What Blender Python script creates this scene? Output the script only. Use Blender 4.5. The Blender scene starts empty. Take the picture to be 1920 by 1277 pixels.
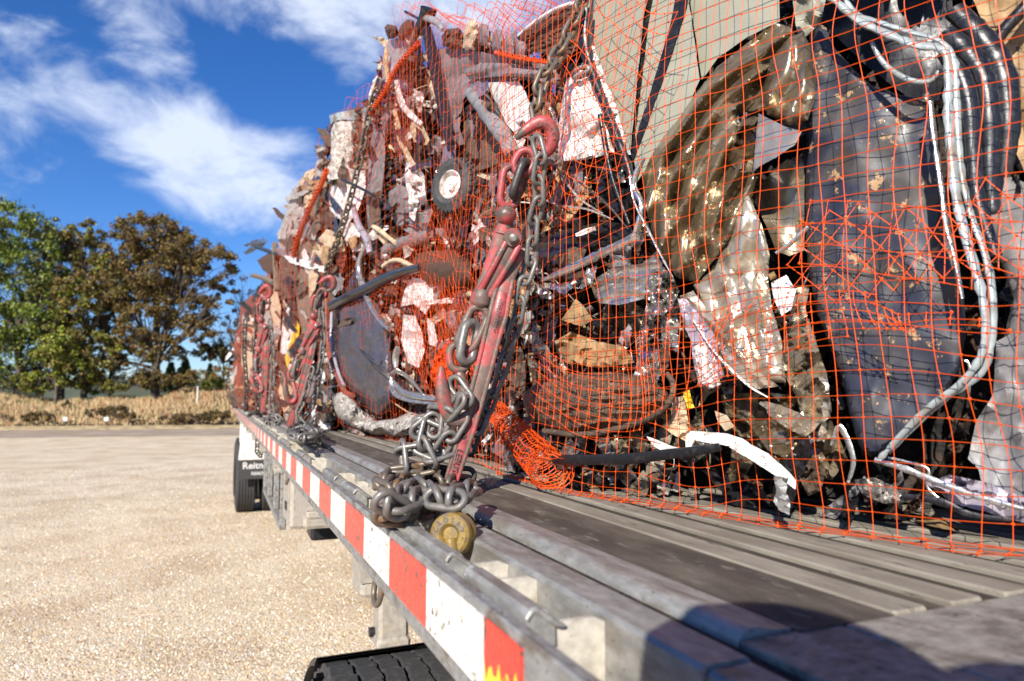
import bpy, math, random
from mathutils import Vector, Matrix, noise
from mathutils.geometry import delaunay_2d_cdt
random.seed(7)
R = math.radians
scn = bpy.context.scene
COL = scn.collection

# ------------------------------------------------------------------ camera
F = 1280.0
TH = math.atan(108.5 / F)
PSI = math.atan(542 / F * math.cos(TH))
fwd = Vector((math.sin(PSI) * math.cos(TH), math.cos(PSI) * math.cos(TH), math.sin(TH)))
right = Vector((math.cos(PSI), -math.sin(PSI), 0))
up = right.cross(fwd)
cam_d = bpy.data.cameras.new('camera')
cam = bpy.data.objects.new('camera', cam_d)
COL.objects.link(cam)
cam.matrix_world = Matrix((( right.x, up.x, -fwd.x, 0), (right.y, up.y, -fwd.y, 0), (right.z, up.z, -fwd.z, 0), (0, 0, 0, 1)))
cam_d.sensor_width = 36; cam_d.lens = 24
cam_d.clip_start = 0.03; cam_d.clip_end = 3000
cam_d.dof.use_dof = True; cam_d.dof.focus_distance = 1.12; cam_d.dof.aperture_fstop = 6.3
scn.camera = cam

def ray(x, y): return fwd + right * ((x - 960) / F) + up * ((638.5 - y) / F)
def W(x, y, d): return ray(x, y) * d
def onX(x, y, X): v = ray(x, y); return v * (X / v.x)
def onY(x, y, Y): v = ray(x, y); return v * (Y / v.y)
def onZ(x, y, Z): v = ray(x, y); return v * (Z / v.z)

# ------------------------------------------------------------------ world, sun, exposure
SUN_EL = R(29); LT = Vector((0.66, 0.75, 0)).normalized()        # direction light travels, seen from above
sd = Vector((-LT.x * math.cos(SUN_EL), -LT.y * math.cos(SUN_EL), math.sin(SUN_EL)))
sun_d = bpy.data.lights.new('sun', 'SUN'); sun_d.energy = 5.0; sun_d.angle = R(0.55); sun_d.color = (1, 0.93, 0.82)
sun = bpy.data.objects.new('sun', sun_d); COL.objects.link(sun)
sun.rotation_euler = sd.to_track_quat('Z', 'Y').to_euler(); sun.location = (-5, -5, 6)
scn.view_settings.view_transform = 'Standard'; scn.view_settings.look = 'None'
scn.view_settings.exposure = 0.72; scn.view_settings.gamma = 1
scn.cycles.use_denoising = True

wd = bpy.data.worlds.new('World'); scn.world = wd; wd.use_nodes = True
nt = wd.node_tree; N = nt.nodes; L = nt.links
bg = N['Background']
sky = N.new('ShaderNodeTexSky'); sky.sky_type = 'NISHITA'; sky.sun_disc = False
sky.sun_elevation = SUN_EL; sky.sun_rotation = math.atan2(sd.x, sd.y)
sky.air_density = 1.0; sky.dust_density = 0.15; sky.ozone_density = 3.0
hs = N.new('ShaderNodeHueSaturation'); hs.inputs['Saturation'].default_value = 1.26; hs.inputs['Value'].default_value = 1.15
L.new(sky.outputs[0], hs.inputs['Color'])
tint = N.new('ShaderNodeMix'); tint.data_type = 'RGBA'; tint.blend_type = 'MULTIPLY'; tint.inputs[0].default_value = 1; tint.inputs[7].default_value = (.72, .84, 1.16, 1)
L.new(hs.outputs[0], tint.inputs[6])
tcw = N.new('ShaderNodeTexCoord')
sep = N.new('ShaderNodeSeparateXYZ'); L.new(tcw.outputs['Generated'], sep.inputs[0])
def wm(op, a, b=None, c=None):
    m = N.new('ShaderNodeMath'); m.operation = op
    for i, v in enumerate((a, b, c)):
        if v is None: continue
        if isinstance(v, (int, float)): m.inputs[i].default_value = v
        else: L.new(v, m.inputs[i])
    return m.outputs[0]
az = wm('ARCTAN2', sep.outputs[0], sep.outputs[1]); el = wm('ARCSINE', sep.outputs[2])
ae = N.new('ShaderNodeCombineXYZ'); L.new(az, ae.inputs[0]); L.new(el, ae.inputs[1])
def azel(x, y): v = ray(x, y).normalized(); return math.atan2(v.x, v.y), math.asin(v.z)
# cloud banks: (direction seen, half sizes in degrees, tilt, strength)
clouds = [((400, 300), 11, 5, -14, 1.2), ((190, 205), 9, 3.2, -12, 1.0), ((540, 370), 6, 3, -10, .8), ((40, 90), 6, 3, -30, .7),
          ((640, 15), 12, 3.8, -10, 1.0), ((860, 30), 13, 4.5, 6, 1.05), ((740, 105), 5, 4.5, -50, .6), ((260, 50), 5, 3.5, -50, .8), ((470, 10), 9, 2.2, 0, .8), ((560, 390), 9, 3, -10, .5), ((1500, -300), 30, 10, 0, .8),
          ((-700, 100), 25, 7, 10, .9), ((2600, 100), 25, 8, 10, .9)]
mask = None
for (p, a, b, t, s) in clouds:
    ca, ce = azel(*p)
    sb = N.new('ShaderNodeVectorMath'); sb.operation = 'SUBTRACT'; L.new(ae.outputs[0], sb.inputs[0]); sb.inputs[1].default_value = (ca, ce, 0)
    mp = N.new('ShaderNodeMapping'); mp.vector_type = 'POINT'
    mp0 = N.new('ShaderNodeVectorRotate'); mp0.rotation_type = 'Z_AXIS'; mp0.inputs['Angle'].default_value = -R(t)
    L.new(sb.outputs[0], mp0.inputs['Vector']); L.new(mp0.outputs[0], mp.inputs['Vector'])
    mp.inputs['Scale'].default_value = (1 / R(a), 1 / R(b), 1)
    ln = N.new('ShaderNodeVectorMath'); ln.operation = 'LENGTH'; L.new(mp.outputs[0], ln.inputs[0])
    v = wm('MULTIPLY', wm('SUBTRACT', 1.0, wm('MULTIPLY', ln.outputs['Value'], ln.outputs['Value'])), s)
    v = wm('MAXIMUM', v, -0.6)
    mask = v if mask is None else wm('SMOOTH_MAX', mask, v, 0.4)
nz = N.new('ShaderNodeTexNoise'); nz.inputs['Scale'].default_value = 7; nz.inputs['Detail'].default_value = 9; nz.inputs['Roughness'].default_value = 0.6; nz.inputs['Distortion'].default_value = 0.4
mp = N.new('ShaderNodeMapping'); mp.inputs['Scale'].default_value = (1, 1.6, 1); mp.inputs['Rotation'].default_value = (0, 0, R(20)); L.new(ae.outputs[0], mp.inputs[0]); L.new(mp.outputs[0], nz.inputs['Vector'])
cl = wm('ADD', mask, wm('MULTIPLY', wm('SUBTRACT', nz.outputs[0], 0.5), 4.0))
mr = N.new('ShaderNodeMapRange'); mr.interpolation_type = 'SMOOTHSTEP'; mr.inputs['From Min'].default_value = 0.0; mr.inputs['From Max'].default_value = 1.5; mr.inputs['To Max'].default_value = 0.85
L.new(cl, mr.inputs['Value'])
mx = N.new('ShaderNodeMix'); mx.data_type = 'RGBA'
L.new(mr.outputs[0], mx.inputs[0]); L.new(tint.outputs[2], mx.inputs[6]); mx.inputs[7].default_value = (8.2, 9.0, 10.6, 1)
L.new(mx.outputs[2], bg.inputs['Color']); bg.inputs['Strength'].default_value = 0.068

# ------------------------------------------------------------------ materials
MATS = {}; KS = [True]
def mat(name, color, rough=0.5, metal=0.0, col2=None, scale=8, lo=.45, hi=.6, col3=None, scale3=60, lo3=.6, hi3=.66, bump=0.2, bscale=40, stretch=None, coat=0, var=0.25, voro=False, bdist=0.002, spec=.5, trans=0, sub=0):
    if name in MATS: return MATS[name]
    if KS[0] and scale <= 20: scale *= 3.2; scale3 = max(scale3 * 1.4, scale * 3); bscale *= 1.6
    m = bpy.data.materials.new(name); m.use_nodes = True; t = m.node_tree; n = t.nodes; l = t.links
    b = n['Principled BSDF']
    b.inputs['Roughness'].default_value = rough; b.inputs['Metallic'].default_value = metal
    b.inputs['Coat Weight'].default_value = coat; b.inputs['Specular IOR Level'].default_value = spec
    tc = n.new('ShaderNodeTexCoord'); mp = n.new('ShaderNodeMapping'); l.new(tc.outputs['Object'], mp.inputs[0])
    if stretch: mp.inputs['Scale'].default_value = stretch
    def nse(s, d=6, r=.6):
        k = n.new('ShaderNodeTexNoise'); k.inputs['Scale'].default_value = s; k.inputs['Detail'].default_value = d; k.inputs['Roughness'].default_value = r; l.new(mp.outputs[0], k.inputs['Vector']); return k.outputs[0]
    def ramp(src, a, c):
        k = n.new('ShaderNodeMapRange'); k.inputs['From Min'].default_value = a; k.inputs['From Max'].default_value = c; l.new(src, k.inputs[0]); return k.outputs[0]
    def mixc(f, a, c):
        k = n.new('ShaderNodeMix'); k.data_type = 'RGBA'
        if isinstance(f, float): k.inputs[0].default_value = f
        else: l.new(f, k.inputs[0])
        for i, v in ((6, a), (7, c)):
            if isinstance(v, tuple): k.inputs[i].default_value = (*v[:3], 1)
            else: l.new(v, k.inputs[i])
        return k.outputs[2]
    base = mixc(ramp(nse(scale * 2.3, 5), .3, .7), tuple(c * (1 - var) for c in color), tuple(min(1, c * (1 + var)) for c in color))
    if col2:
        f2 = ramp(nse(scale), lo, hi); base = mixc(f2, base, col2)
        if metal > 0:
            k = n.new('ShaderNodeMapRange'); k.inputs['To Min'].default_value = metal; k.inputs['To Max'].default_value = 0.0; l.new(f2, k.inputs[0]); l.new(k.outputs[0], b.inputs['Metallic'])
    if col3:
        f3 = ramp(nse(scale3, 8, .7), lo3, hi3); base = mixc(f3, base, col3)
    l.new(base, b.inputs['Base Color'])
    rr = n.new('ShaderNodeMapRange'); rr.inputs['From Min'].default_value = .3; rr.inputs['From Max'].default_value = .7; rr.inputs['To Min'].default_value = max(0.03, rough * .7); rr.inputs['To Max'].default_value = min(1, rough * 1.35); l.new(nse(scale * 3), rr.inputs[0]); l.new(rr.outputs[0], b.inputs['Roughness'])
    if bump:
        bp = n.new('ShaderNodeBump'); bp.inputs['Strength'].default_value = bump; bp.inputs['Distance'].default_value = bdist
        l.new(nse(bscale, 8, .65), bp.inputs['Height']); l.new(bp.outputs[0], b.inputs['Normal'])
    MATS[name] = m
    return m
RUST = (.17, .065, .025); MUD = (.16, .105, .06); BLACK = (.008, .008, .009)
M = dict(
 alu=mat('aluminium', (.29, .285, .27), .45, .25, (.17, .155, .135), 14, .5, .64, (.07, .06, .05), 170, .62, .68, .35, 120, (1, .35, 1), var=.3),
 aluw=mat('white_web', (.44, .41, .35), .6, 0, (.30, .26, .18), 40, .52, .68, (.05, .045, .04), 130, .64, .68, .2, 100),
 alud=mat('rail_metal', (.27, .27, .265), .48, .25, (.13, .11, .09), 18, .48, .62, (.04, .035, .03), 180, .60, .66, .4, 150, (1, .4, 1), var=.3),
 deck=mat('worn_deck', (.11, .095, .076), .8, 0, (.062, .052, .042), 7, .42, .62, (.24, .21, .17), 30, .58, .72, .5, 160, (1, .3, 1), bdist=.0012, var=.25, spec=.25),
 groove=mat('dark_groove', (.055, .047, .038), .85, 0, (.10, .088, .07), 9, .5, .65, None, bump=.4, bscale=160, stretch=(1, .2, 1), bdist=.001, spec=.2),  # recessed ribbed boards, coloured darker than the raised ones
 deckl=mat('bare_deck', (.25, .225, .18), .7, 0, (.19, .165, .13), 9, .45, .62, (.07, .058, .046), 40, .585, .68, .45, 150, (1, .2, 1), bdist=.0012, var=.2, spec=.3),
 plate=mat('deck_plate', (.26, .24, .21), .6, .1, (.13, .115, .095), 14, .45, .6, (.03, .026, .024), 40, .6, .68, .4, 150),
 rubber=mat('rubber', (.035, .035, .037), .75, 0, (.08, .075, .07), 20, .5, .75, None, bump=.4, bscale=160),
 black=mat('black_plastic', (.012, .012, .014), .34, 0, (.05, .045, .045), 18, .55, .75, (.25, .2, .15), 90, .68, .72, .3, 60, coat=.3),
 blackm=mat('black_steel', (.02, .02, .024), .4, .3, (.06, .05, .045), 20, .55, .75, (.3, .28, .25), 120, .68, .71, .2, 80),
 blue=mat('blue_paint', (.017, .020, .036), .5, .0, (.048, .040, .036), 5, .46, .6, (.36, .22, .11), 30, .585, .62, .05, 90, coat=.15),
 navy=mat('navy_vinyl', (.05, .046, .06), .42, .0, (.09, .065, .05), 9, .5, .7, (.2, .12, .06), 40, .63, .68, .2, 60, coat=.2),
 bronze=mat('bronze_paint', (.30, .24, .155), .30, .75, (.16, .12, .08), 3, .5, .8, None, bump=.04, bscale=30, coat=.3),
 bronzel=mat('pale_bronze', (.48, .42, .33), .26, .7, (.30, .22, .15), 3, .5, .75, None, bump=.05, bscale=30, coat=.3),
 olive=mat('olive_paint', (.30, .30, .235), .35, .05, (.27, .26, .20), 3, .4, .6, (.06, .05, .04), 70, .69, .71, .1, 40, coat=.2, var=.08),
 trim=mat('pale_blue_trim', (.34, .38, .38), .3, .3, (.16, .13, .10), 22, .52, .64, (.05, .045, .04), 80, .6, .66, .2, 80),
 silver=mat('silver_metal', (.52, .50, .47), .24, .85, (.22, .18, .15), 20, .55, .7, None, bump=.3, bscale=60),
 foil=mat('foil', (.62, .60, .57), .18, .95, (.28, .18, .16), 25, .57, .68, None, bump=.15, bscale=50, bdist=.003),
 white=mat('white_paint', (.70, .68, .66), .5, 0, (.36, .28, .23), 10, .5, .66, (.09, .045, .03), 45, .60, .64, .3, 60),
 cream=mat('cream_board', (.52, .42, .29), .6, 0, (.40, .26, .13), 12, .48, .65, (.1, .05, .03), 50, .6, .65, .3, 60),
 tan=mat('tan_board', (.36, .23, .11), .65, 0, (.20, .12, .055), 9, .45, .6, (.05, .035, .02), 70, .6, .64, .25, 60),
 grey=mat('grey_plastic', (.19, .185, .19), .5, 0, (.11, .095, .085), 9, .45, .65, (.32, .29, .27), 60, .62, .7, .25, 60),
 greyp=mat('mauve_sheet', (.20, .165, .17), .6, 0, (.15, .11, .10), 8, .48, .6, (.08, .04, .025), 40, .58, .66, .3, 50),
 rust=mat('rusted_steel', (.085, .038, .02), .8, .1, (.06, .03, .02), 14, .45, .6, (.30, .15, .08), 60, .60, .68, .5, 80),
 brown=mat('brown_mud', (.10, .065, .04), .75, 0, (.06, .04, .028), 10, .45, .6, (.27, .2, .13), 50, .58, .68, .5, 70),
 wood=mat('weathered_wood', (.20, .155, .11), .8, 0, (.10, .075, .05), 20, .45, .6, (.32, .26, .19), 60, .6, .7, .4, 90, (1, 1, .12)),
 red=mat('red_binder_paint', (.31, .05, .053), .42, 0, (.085, .06, .048), 28, .48, .60, (.20, .15, .12), 170, .56, .66, .45, 260, bdist=.001),
 redd=mat('worn_binder_steel', (.125, .085, .068), .55, .15, (.36, .05, .052), 30, .47, .6, (.22, .18, .15), 200, .58, .68, .5, 260, bdist=.001),
 chain=mat('chain_steel', (.20, .19, .18), .42, .5, (.12, .10, .085), 50, .5, .66, (.30, .28, .26), 220, .62, .7, .4, 300, bdist=.0008),
 chainr=mat('rusty_chain', (.15, .125, .10), .45, .4, (.17, .085, .03), 34, .52, .64, (.26, .23, .20), 200, .6, .7, .5, 280, bdist=.0008),
 chaind=mat('dark_chain', (.055, .05, .048), .45, .4, (.10, .07, .05), 50, .5, .7, None, bump=.4, bscale=280, bdist=.0008),
 yellowm=mat('yellow_cast', (.24, .155, .035), .45, .1, (.12, .10, .08), 60, .5, .62, (.05, .04, .03), 160, .6, .66, .3, 200),
 yellow=mat('yellow_paint', (.8, .48, .02), .5, 0, (.5, .4, .2), 20, .6, .7),
 net=mat('orange_plastic', (.66, .075, .008), .5, 0, None, 8, bump=0, var=.12, spec=.2),
 dirtyw=mat('grimy_white', (.50, .47, .43), .55, 0, (.24, .20, .165), 16, .44, .58, (.05, .035, .03), 50, .53, .6, .5, 60, var=.35),
 paper=mat('torn_paper', (.58, .42, .27), .8, 0, (.33, .2, .1), 20, .5, .65, None, bump=.4, bscale=60),
 redj=mat('red_scrap', (.26, .045, .02), .6, 0, (.08, .045, .03), 20, .47, .58, (.5, .3, .2), 60, .62, .7, .3, 60),
 lilac=mat('lilac_film', (.40, .36, .42), .25, .3, (.14, .12, .13), 12, .5, .65, (.75, .72, .8), 30, .62, .7, .3, 30),
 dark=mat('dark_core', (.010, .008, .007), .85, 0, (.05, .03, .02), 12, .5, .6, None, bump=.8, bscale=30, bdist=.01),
 beige=mat('beige_paint', (.34, .31, .27), .5, .1, (.36, .31, .25), 8, .5, .7, (.12, .1, .08), 70, .65, .7, .15, 60),
 flap=mat('flap_rubber', (.03, .03, .032), .6, 0, (.06, .055, .05), 20, .5, .7),
 print=mat('white_print', (.6, .6, .6), .6, 0, (.3, .3, .3), 60, .5, .7),
 inkd=mat('dark_cast_letters', (.07, .05, .045), .6, 0),
 taper=mat('red_reflective', (.74, .035, .018), .3, 0, (.6, .03, .02), 30, .5, .6, (.06, .035, .03), 70, .585, .60, 0, coat=.3, var=.1),
 tapew=mat('white_reflective', (.78, .77, .74), .3, 0, (.66, .64, .6), 40, .5, .6, (.09, .07, .05), 110, .60, .615, 0, coat=.3, var=.05),
 tapey=mat('yellow_tape_patch', (.95, .60, .02), .3, 0, (.8, .05, .02), 60, .60, .62, None, bump=0, coat=.4, var=.1),
)
KS[0] = False
# embossed diagonal pattern of the tape
for k in ('taper', 'tapew', 'tapey'):
    m = M[k]; t = m.node_tree; n = t.nodes; l = t.links
    tc = n.new('ShaderNodeTexCoord'); mp = n.new('ShaderNodeMapping'); mp.inputs['Rotation'].default_value = (R(45), 0, 0); l.new(tc.outputs['Object'], mp.inputs[0])
    wv = n.new('ShaderNodeTexWave'); wv.bands_direction = 'Y'; wv.inputs['Scale'].default_value = 62; l.new(mp.outputs[0], wv.inputs[0])
    bp = n.new('ShaderNodeBump'); bp.inputs['Strength'].default_value = .35; bp.inputs['Distance'].default_value = .0005; l.new(wv.outputs['Fac'], bp.inputs['Height']); l.new(bp.outputs[0], n['Principled BSDF'].inputs['Normal'])

# ------------------------------------------------------------------ object helpers
def tag(o, label=None, cat=None, group=None, kind=None):
    if label: o['label'] = label
    if cat: o['category'] = cat
    if group: o['group'] = group
    if kind: o['kind'] = kind
    return o
ROOT = {}
def empty(name, loc, label=None, cat=None, group=None):
    o = bpy.data.objects.new(name, None); o.empty_display_size = .1; COL.objects.link(o); o.location = loc
    ROOT[o] = Vector(loc); return tag(o, label, cat, group)
class MB:
    def __init__(s): s.v = []; s.f = []; s.m = []
    def add(s, vs, fs, mi=0):
        k = len(s.v); s.v += [Vector(a) for a in vs]; s.f += [tuple(i + k for i in f) for f in fs]; s.m += [mi] * len(fs)
    def box(s, lo, hi, mi=0, bev=0):
        x0, y0, z0 = lo; x1, y1, z1 = hi
        if bev:
            b = min(bev, abs(x1 - x0) * .45, abs(y1 - y0) * .45, abs(z1 - z0) * .45)
            # chamfered box: rings of 8 in three levels
            def ring(z, e):
                return [(x0 + e + b, y0 + e, z), (x1 - e - b, y0 + e, z), (x1 - e, y0 + e + b, z), (x1 - e, y1 - e - b, z), (x1 - e - b, y1 - e, z), (x0 + e + b, y1 - e, z), (x0 + e, y1 - e - b, z), (x0 + e, y0 + e + b, z)]
            rs = ring(z0, b * .5) + ring(z0 + b, 0) + ring(z1 - b, 0) + ring(z1, b * .5)
            fs = []
            for r in range(3):
                for i in range(8): fs.append((r * 8 + i, r * 8 + (i + 1) % 8, r * 8 + 8 + (i + 1) % 8, r * 8 + 8 + i))
            fs.append(tuple(range(7, -1, -1))); fs.append(tuple(range(24, 32)))
            s.add(rs, fs, mi); return
        s.add([(x0, y0, z0), (x1, y0, z0), (x1, y1, z0), (x0, y1, z0), (x0, y0, z1), (x1, y0, z1), (x1, y1, z1), (x0, y1, z1)],
              [(0, 3, 2, 1), (4, 5, 6, 7), (0, 1, 5, 4), (1, 2, 6, 5), (2, 3, 7, 6), (3, 0, 4, 7)], mi)
    def tube(s, pts, r, n=10, sq=1.0, mi=0, closed=False, upv=None, caps=True):
        pts = [Vector(p) for p in pts]; k = len(pts)
        rr = r if isinstance(r, (list, tuple)) else [r] * k
        vs = []; prev = None
        for i, p in enumerate(pts):
            if closed: t = pts[(i + 1) % k] - pts[i - 1]
            else: t = pts[min(i + 1, k - 1)] - pts[max(i - 1, 0)]
            t.normalize()
            if prev is None:
                a = upv or Vector((0, 0, 1)); a = Vector(a)
                if abs(t.dot(a)) > .95: a = Vector((1, 0, 0))
            else: a = prev
            a = (a - t * a.dot(t)).normalized(); b = t.cross(a); prev = a
            for j in range(n):
                w = 2 * math.pi * j / n; vs.append(p + a * (math.cos(w) * rr[i] * sq) + b * (math.sin(w) * rr[i]))
        fs = []
        for i in range(k if closed else k - 1):
            for j in range(n):
                q = ((i + 1) % k) * n; fs.append((i * n + j, i * n + (j + 1) % n, q + (j + 1) % n, q + j))
        if not closed and caps: fs.append(tuple(range(n - 1, -1, -1))); fs.append(tuple(range((k - 1) * n, k * n)))
        s.add(vs, fs, mi)
    def sphere(s, c, r, nu=12, nv=8, mi=0, sc=(1, 1, 1), fn=None):
        c = Vector(c); vs = []; fs = []
        for i in range(nv + 1):
            for j in range(nu):
                a = math.pi * i / nv; b = 2 * math.pi * j / nu
                d = Vector((math.sin(a) * math.cos(b), math.sin(a) * math.sin(b), math.cos(a)))
                q = r * (fn(d) if fn else 1); vs.append(c + Vector((d.x * q * sc[0], d.y * q * sc[1], d.z * q * sc[2])))
        for i in range(nv):
            for j in range(nu): fs.append((i * nu + j, (i + 1) * nu + j, (i + 1) * nu + (j + 1) % nu, i * nu + (j + 1) % nu))
        s.add(vs, fs, mi)
    def build(s, name, mats, parent=None, smooth=None, origin=None):
        if not isinstance(mats, (list, tuple)): mats = [mats]
        me = bpy.data.meshes.new(name)
        if parent is not None:
            q = parent; o0 = Vector((0, 0, 0))
            while q: o0 += q.location; q = q.parent
        elif origin is not None: o0 = Vector(origin)
        else:
            xs = [a.x for a in s.v]; ys = [a.y for a in s.v]; zs = [a.z for a in s.v]
            o0 = Vector(((min(xs) + max(xs)) / 2, (min(ys) + max(ys)) / 2, min(zs)))
        me.from_pydata([tuple(a - o0) for a in s.v], [], s.f)
        for q in mats: me.materials.append(q)
        if len(mats) > 1: me.polygons.foreach_set('material_index', s.m)
        me.update()
        if smooth is not None:
            me.shade_smooth()
            if smooth < 180: me.set_sharp_from_angle(angle=R(smooth))
        ob = bpy.data.objects.new(name, me); COL.objects.link(ob)
        if parent is not None: ob.parent = parent
        else: ob.location = o0; ROOT[ob] = o0
        return ob
def catmull(pts, n=6, closed=False):
    P = [Vector(p) for p in pts]; out = []
    k = len(P)
    rng = k if closed else k - 1
    for i in range(rng):
        if closed: p0, p1, p2, p3 = P[i - 1], P[i], P[(i + 1) % k], P[(i + 2) % k]
        else: p0, p1, p2, p3 = P[max(i - 1, 0)], P[i], P[i + 1], P[min(i + 2, k - 1)]
        for j in range(n):
            t = j / n
            out.append(.5 * ((2 * p1) + (p2 - p0) * t + (2 * p0 - 5 * p1 + 4 * p2 - p3) * t * t + (3 * p1 - p0 - 3 * p2 + p3) * t ** 3))
    if not closed: out.append(P[-1])
    return out
def lerp_list(xs, k):     # resample list of numbers to k entries
    n = len(xs); out = []
    for i in range(k):
        t = i * (n - 1) / max(1, k - 1); a = int(t); b = min(a + 1, n - 1); out.append(xs[a] + (xs[b] - xs[a]) * (t - a))
    return out
def text_mb(mb, s, place, size, depth=.0006, mi=0, arc=None):
    """lettering turned into mesh; place(u, v, h) -> world point"""
    c = bpy.data.curves.new('txt', 'FONT'); c.body = s; c.size = size; c.align_x = 'CENTER'; c.align_y = 'CENTER'; c.offset = size * .018; c.resolution_u = 3
    o = bpy.data.objects.new('txt', c); COL.objects.link(o)
    dg = bpy.context.evaluated_depsgraph_get(); me = bpy.data.meshes.new_from_object(o.evaluated_get(dg))
    vs = [place(v.co.x, v.co.y, depth) for v in me.vertices]; fs = [tuple(p.vertices) for p in me.polygons]
    mb.add(vs, fs, mi)
    bpy.data.objects.remove(o); bpy.data.curves.remove(c); bpy.data.meshes.remove(me)

GZ = -1.66       # ground level
DZ = -0.1515     # deck level
# ================================================================== SETTING
def ground_mat():
    m = bpy.data.materials.new('gravel_ground'); m.use_nodes = True; t = m.node_tree; n = t.nodes; l = t.links; b = n['Principled BSDF']
    b.inputs['Roughness'].default_value = .85; b.inputs['Specular IOR Level'].default_value = .2
    tc = n.new('ShaderNodeTexCoord')
    def vor(s, ch):
        v = n.new('ShaderNodeTexVoronoi'); v.inputs['Scale'].default_value = s; l.new(tc.outputs['Object'], v.inputs['Vector']); return v.outputs[ch]
    def nse(s, d=5):
        v = n.new('ShaderNodeTexNoise'); v.inputs['Scale'].default_value = s; v.inputs['Detail'].default_value = d; l.new(tc.outputs['Object'], v.inputs['Vector']); return v.outputs[0]
    bw = n.new('ShaderNodeSeparateColor'); l.new(vor(75, 'Color'), bw.inputs[0])
    cr = n.new('ShaderNodeValToRGB'); e = cr.color_ramp.elements
    e[0].position = 0; e[0].color = (.22, .13, .07, 1); e[1].position = 1; e[1].color = (.95, .86, .70, 1)
    for p, c in ((.25, (.60, .45, .28, 1)), (.6, (.78, .62, .42, 1)), (.82, (.66, .61, .55, 1))):
        q = e.new(p); q.color = c
    l.new(bw.outputs[0], cr.inputs[0])
    cr2 = n.new('ShaderNodeValToRGB'); l.new(nse(.35, 6), cr2.inputs[0]); q = cr2.color_ramp.elements; q[0].position = .38; q[0].color = (.70, .56, .34, 1); q[1].position = .62; q[1].color = (.84, .73, .51, 1)
    mx = n.new('ShaderNodeMix'); mx.data_type = 'RGBA'; mx.inputs[0].default_value = .3; l.new(cr.outputs[0], mx.inputs[6]); l.new(cr2.outputs[0], mx.inputs[7])
    v2 = n.new('ShaderNodeMix'); v2.data_type = 'RGBA'; v2.blend_type = 'MULTIPLY'; l.new(mx.outputs[2], v2.inputs[6]); v2.inputs[0].default_value = 1
    r3 = n.new('ShaderNodeValToRGB'); l.new(nse(1.1, 7), r3.inputs[0]); r3.color_ramp.elements[0].position = .36; r3.color_ramp.elements[0].color = (.82, .78, .74, 1); r3.color_ramp.elements[1].position = .56; r3.color_ramp.elements[1].color = (1, 1, 1, 1); l.new(r3.outputs[0], v2.inputs[7])
    l.new(v2.outputs[2], b.inputs['Base Color'])
    bp = n.new('ShaderNodeBump'); bp.inputs['Strength'].default_value = 1; bp.inputs['Distance'].default_value = .007
    sm = n.new('ShaderNodeMath'); sm.operation = 'SUBTRACT'; sm.inputs[0].default_value = 1; l.new(vor(75, 'Distance'), sm.inputs[1])
    l.new(sm.outputs[0], bp.inputs['Height']); l.new(bp.outputs[0], b.inputs['Normal'])
    return m
mb = MB(); g = 40
xs = [-900, -300, -120, -60, -30, -15, -8, -4, 0, 4, 8, 15, 30, 60, 120, 300, 900]
for i, x in enumerate(xs):
    for j, y in enumerate(xs): mb.v.append(Vector((x, y + 10, GZ)))
k = len(xs)
for i in range(k - 1):
    for j in range(k - 1): mb.f.append((i * k + j, (i + 1) * k + j, (i + 1) * k + j + 1, i * k + j + 1)); mb.m.append(0)
tag(mb.build('ground', ground_mat(), origin=(0, 0, GZ)), kind='structure')
# loose stones lying on the gravel: uncountable
mb = MB(); random.seed(11)
for i in range(46000):
    d = 3.2 + 16 * random.random() ** 1.8; a = R(random.uniform(-18, 26))
    p = Vector((math.sin(a) * d, math.cos(a) * d, GZ)); r = random.uniform(.004, .012) * (1 + d * .03)
    c = [Vector((random.uniform(.6, 1) * r * sx, random.uniform(.6, 1) * r * sy, 0)) for sx, sy in ((1, 0), (0, 1), (-1, 0), (0, -1))]
    tp = p + Vector((random.uniform(-.3, .3) * r, random.uniform(-.3, .3) * r, r * random.uniform(.5, .9)))
    mb.add([p + q - Vector((0, 0, .002)) for q in c] + [tp], [(0, 1, 4), (1, 2, 4), (2, 3, 4), (3, 0, 4)], random.randrange(4))
stone = [mat('stone_%s' % a, c, .85, bump=0, var=.2) for a, c in (('tan', (.66, .46, .27)), ('pale', (.85, .76, .62)), ('brown', (.22, .12, .07)), ('grey', (.45, .44, .44)))]
tag(mb.build('loose_gravel', stone, origin=(0, 0, GZ)), 'small tan, pale and brown stones scattered over the gravel yard', 'gravel', kind='stuff')

# far side: road strip, verge, bank
A = onZ(-200, 806, GZ); B = onZ(440, 801, GZ); U = (B - A); U.z = 0; LEN = U.length; U.normalize(); V = Vector((-U.y, U.x, 0))
if V.y < 0: V = -V
def bank(u, v, z=0): return A + U * u + V * v + Vector((0, 0, z))
mroad = mat('road_surface', (.40, .32, .25), .95, 0, (.33, .26, .19), .5, .4, .6, (.12, .10, .09), 8, .6, .7, .3, 30, spec=.05)
mb = MB(); ZR = .004
mb.add([bank(-80, -9.5, ZR), bank(90, -9.5, ZR), bank(90, -1.2, ZR), bank(-80, -1.2, ZR)], [(0, 1, 2, 3)])
tag(mb.build('road', mroad, origin=(0, 0, GZ)), kind='structure')
mb = MB()
mverge = mat('dry_verge', (.52, .40, .21), .9, 0, (.30, .23, .13), 2, .45, .6, bump=.6, bscale=20)
n_ = 170
for i in range(n_ + 1):
    u = -80 + i; w = .25 * math.sin(i * 1.3) + .2 * noise.noise(Vector((i * .4, 3, 0)))
    for v, z in ((-1.9 + w, .002), (-1.3 + w, .10), (-.4, .16), (.4, .12)): mb.v.append(bank(u, v, z))
for i in range(n_):
    for j in range(3): a = i * 4 + j; mb.f.append((a, a + 4, a + 5, a + 1)); mb.m.append(0)
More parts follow.
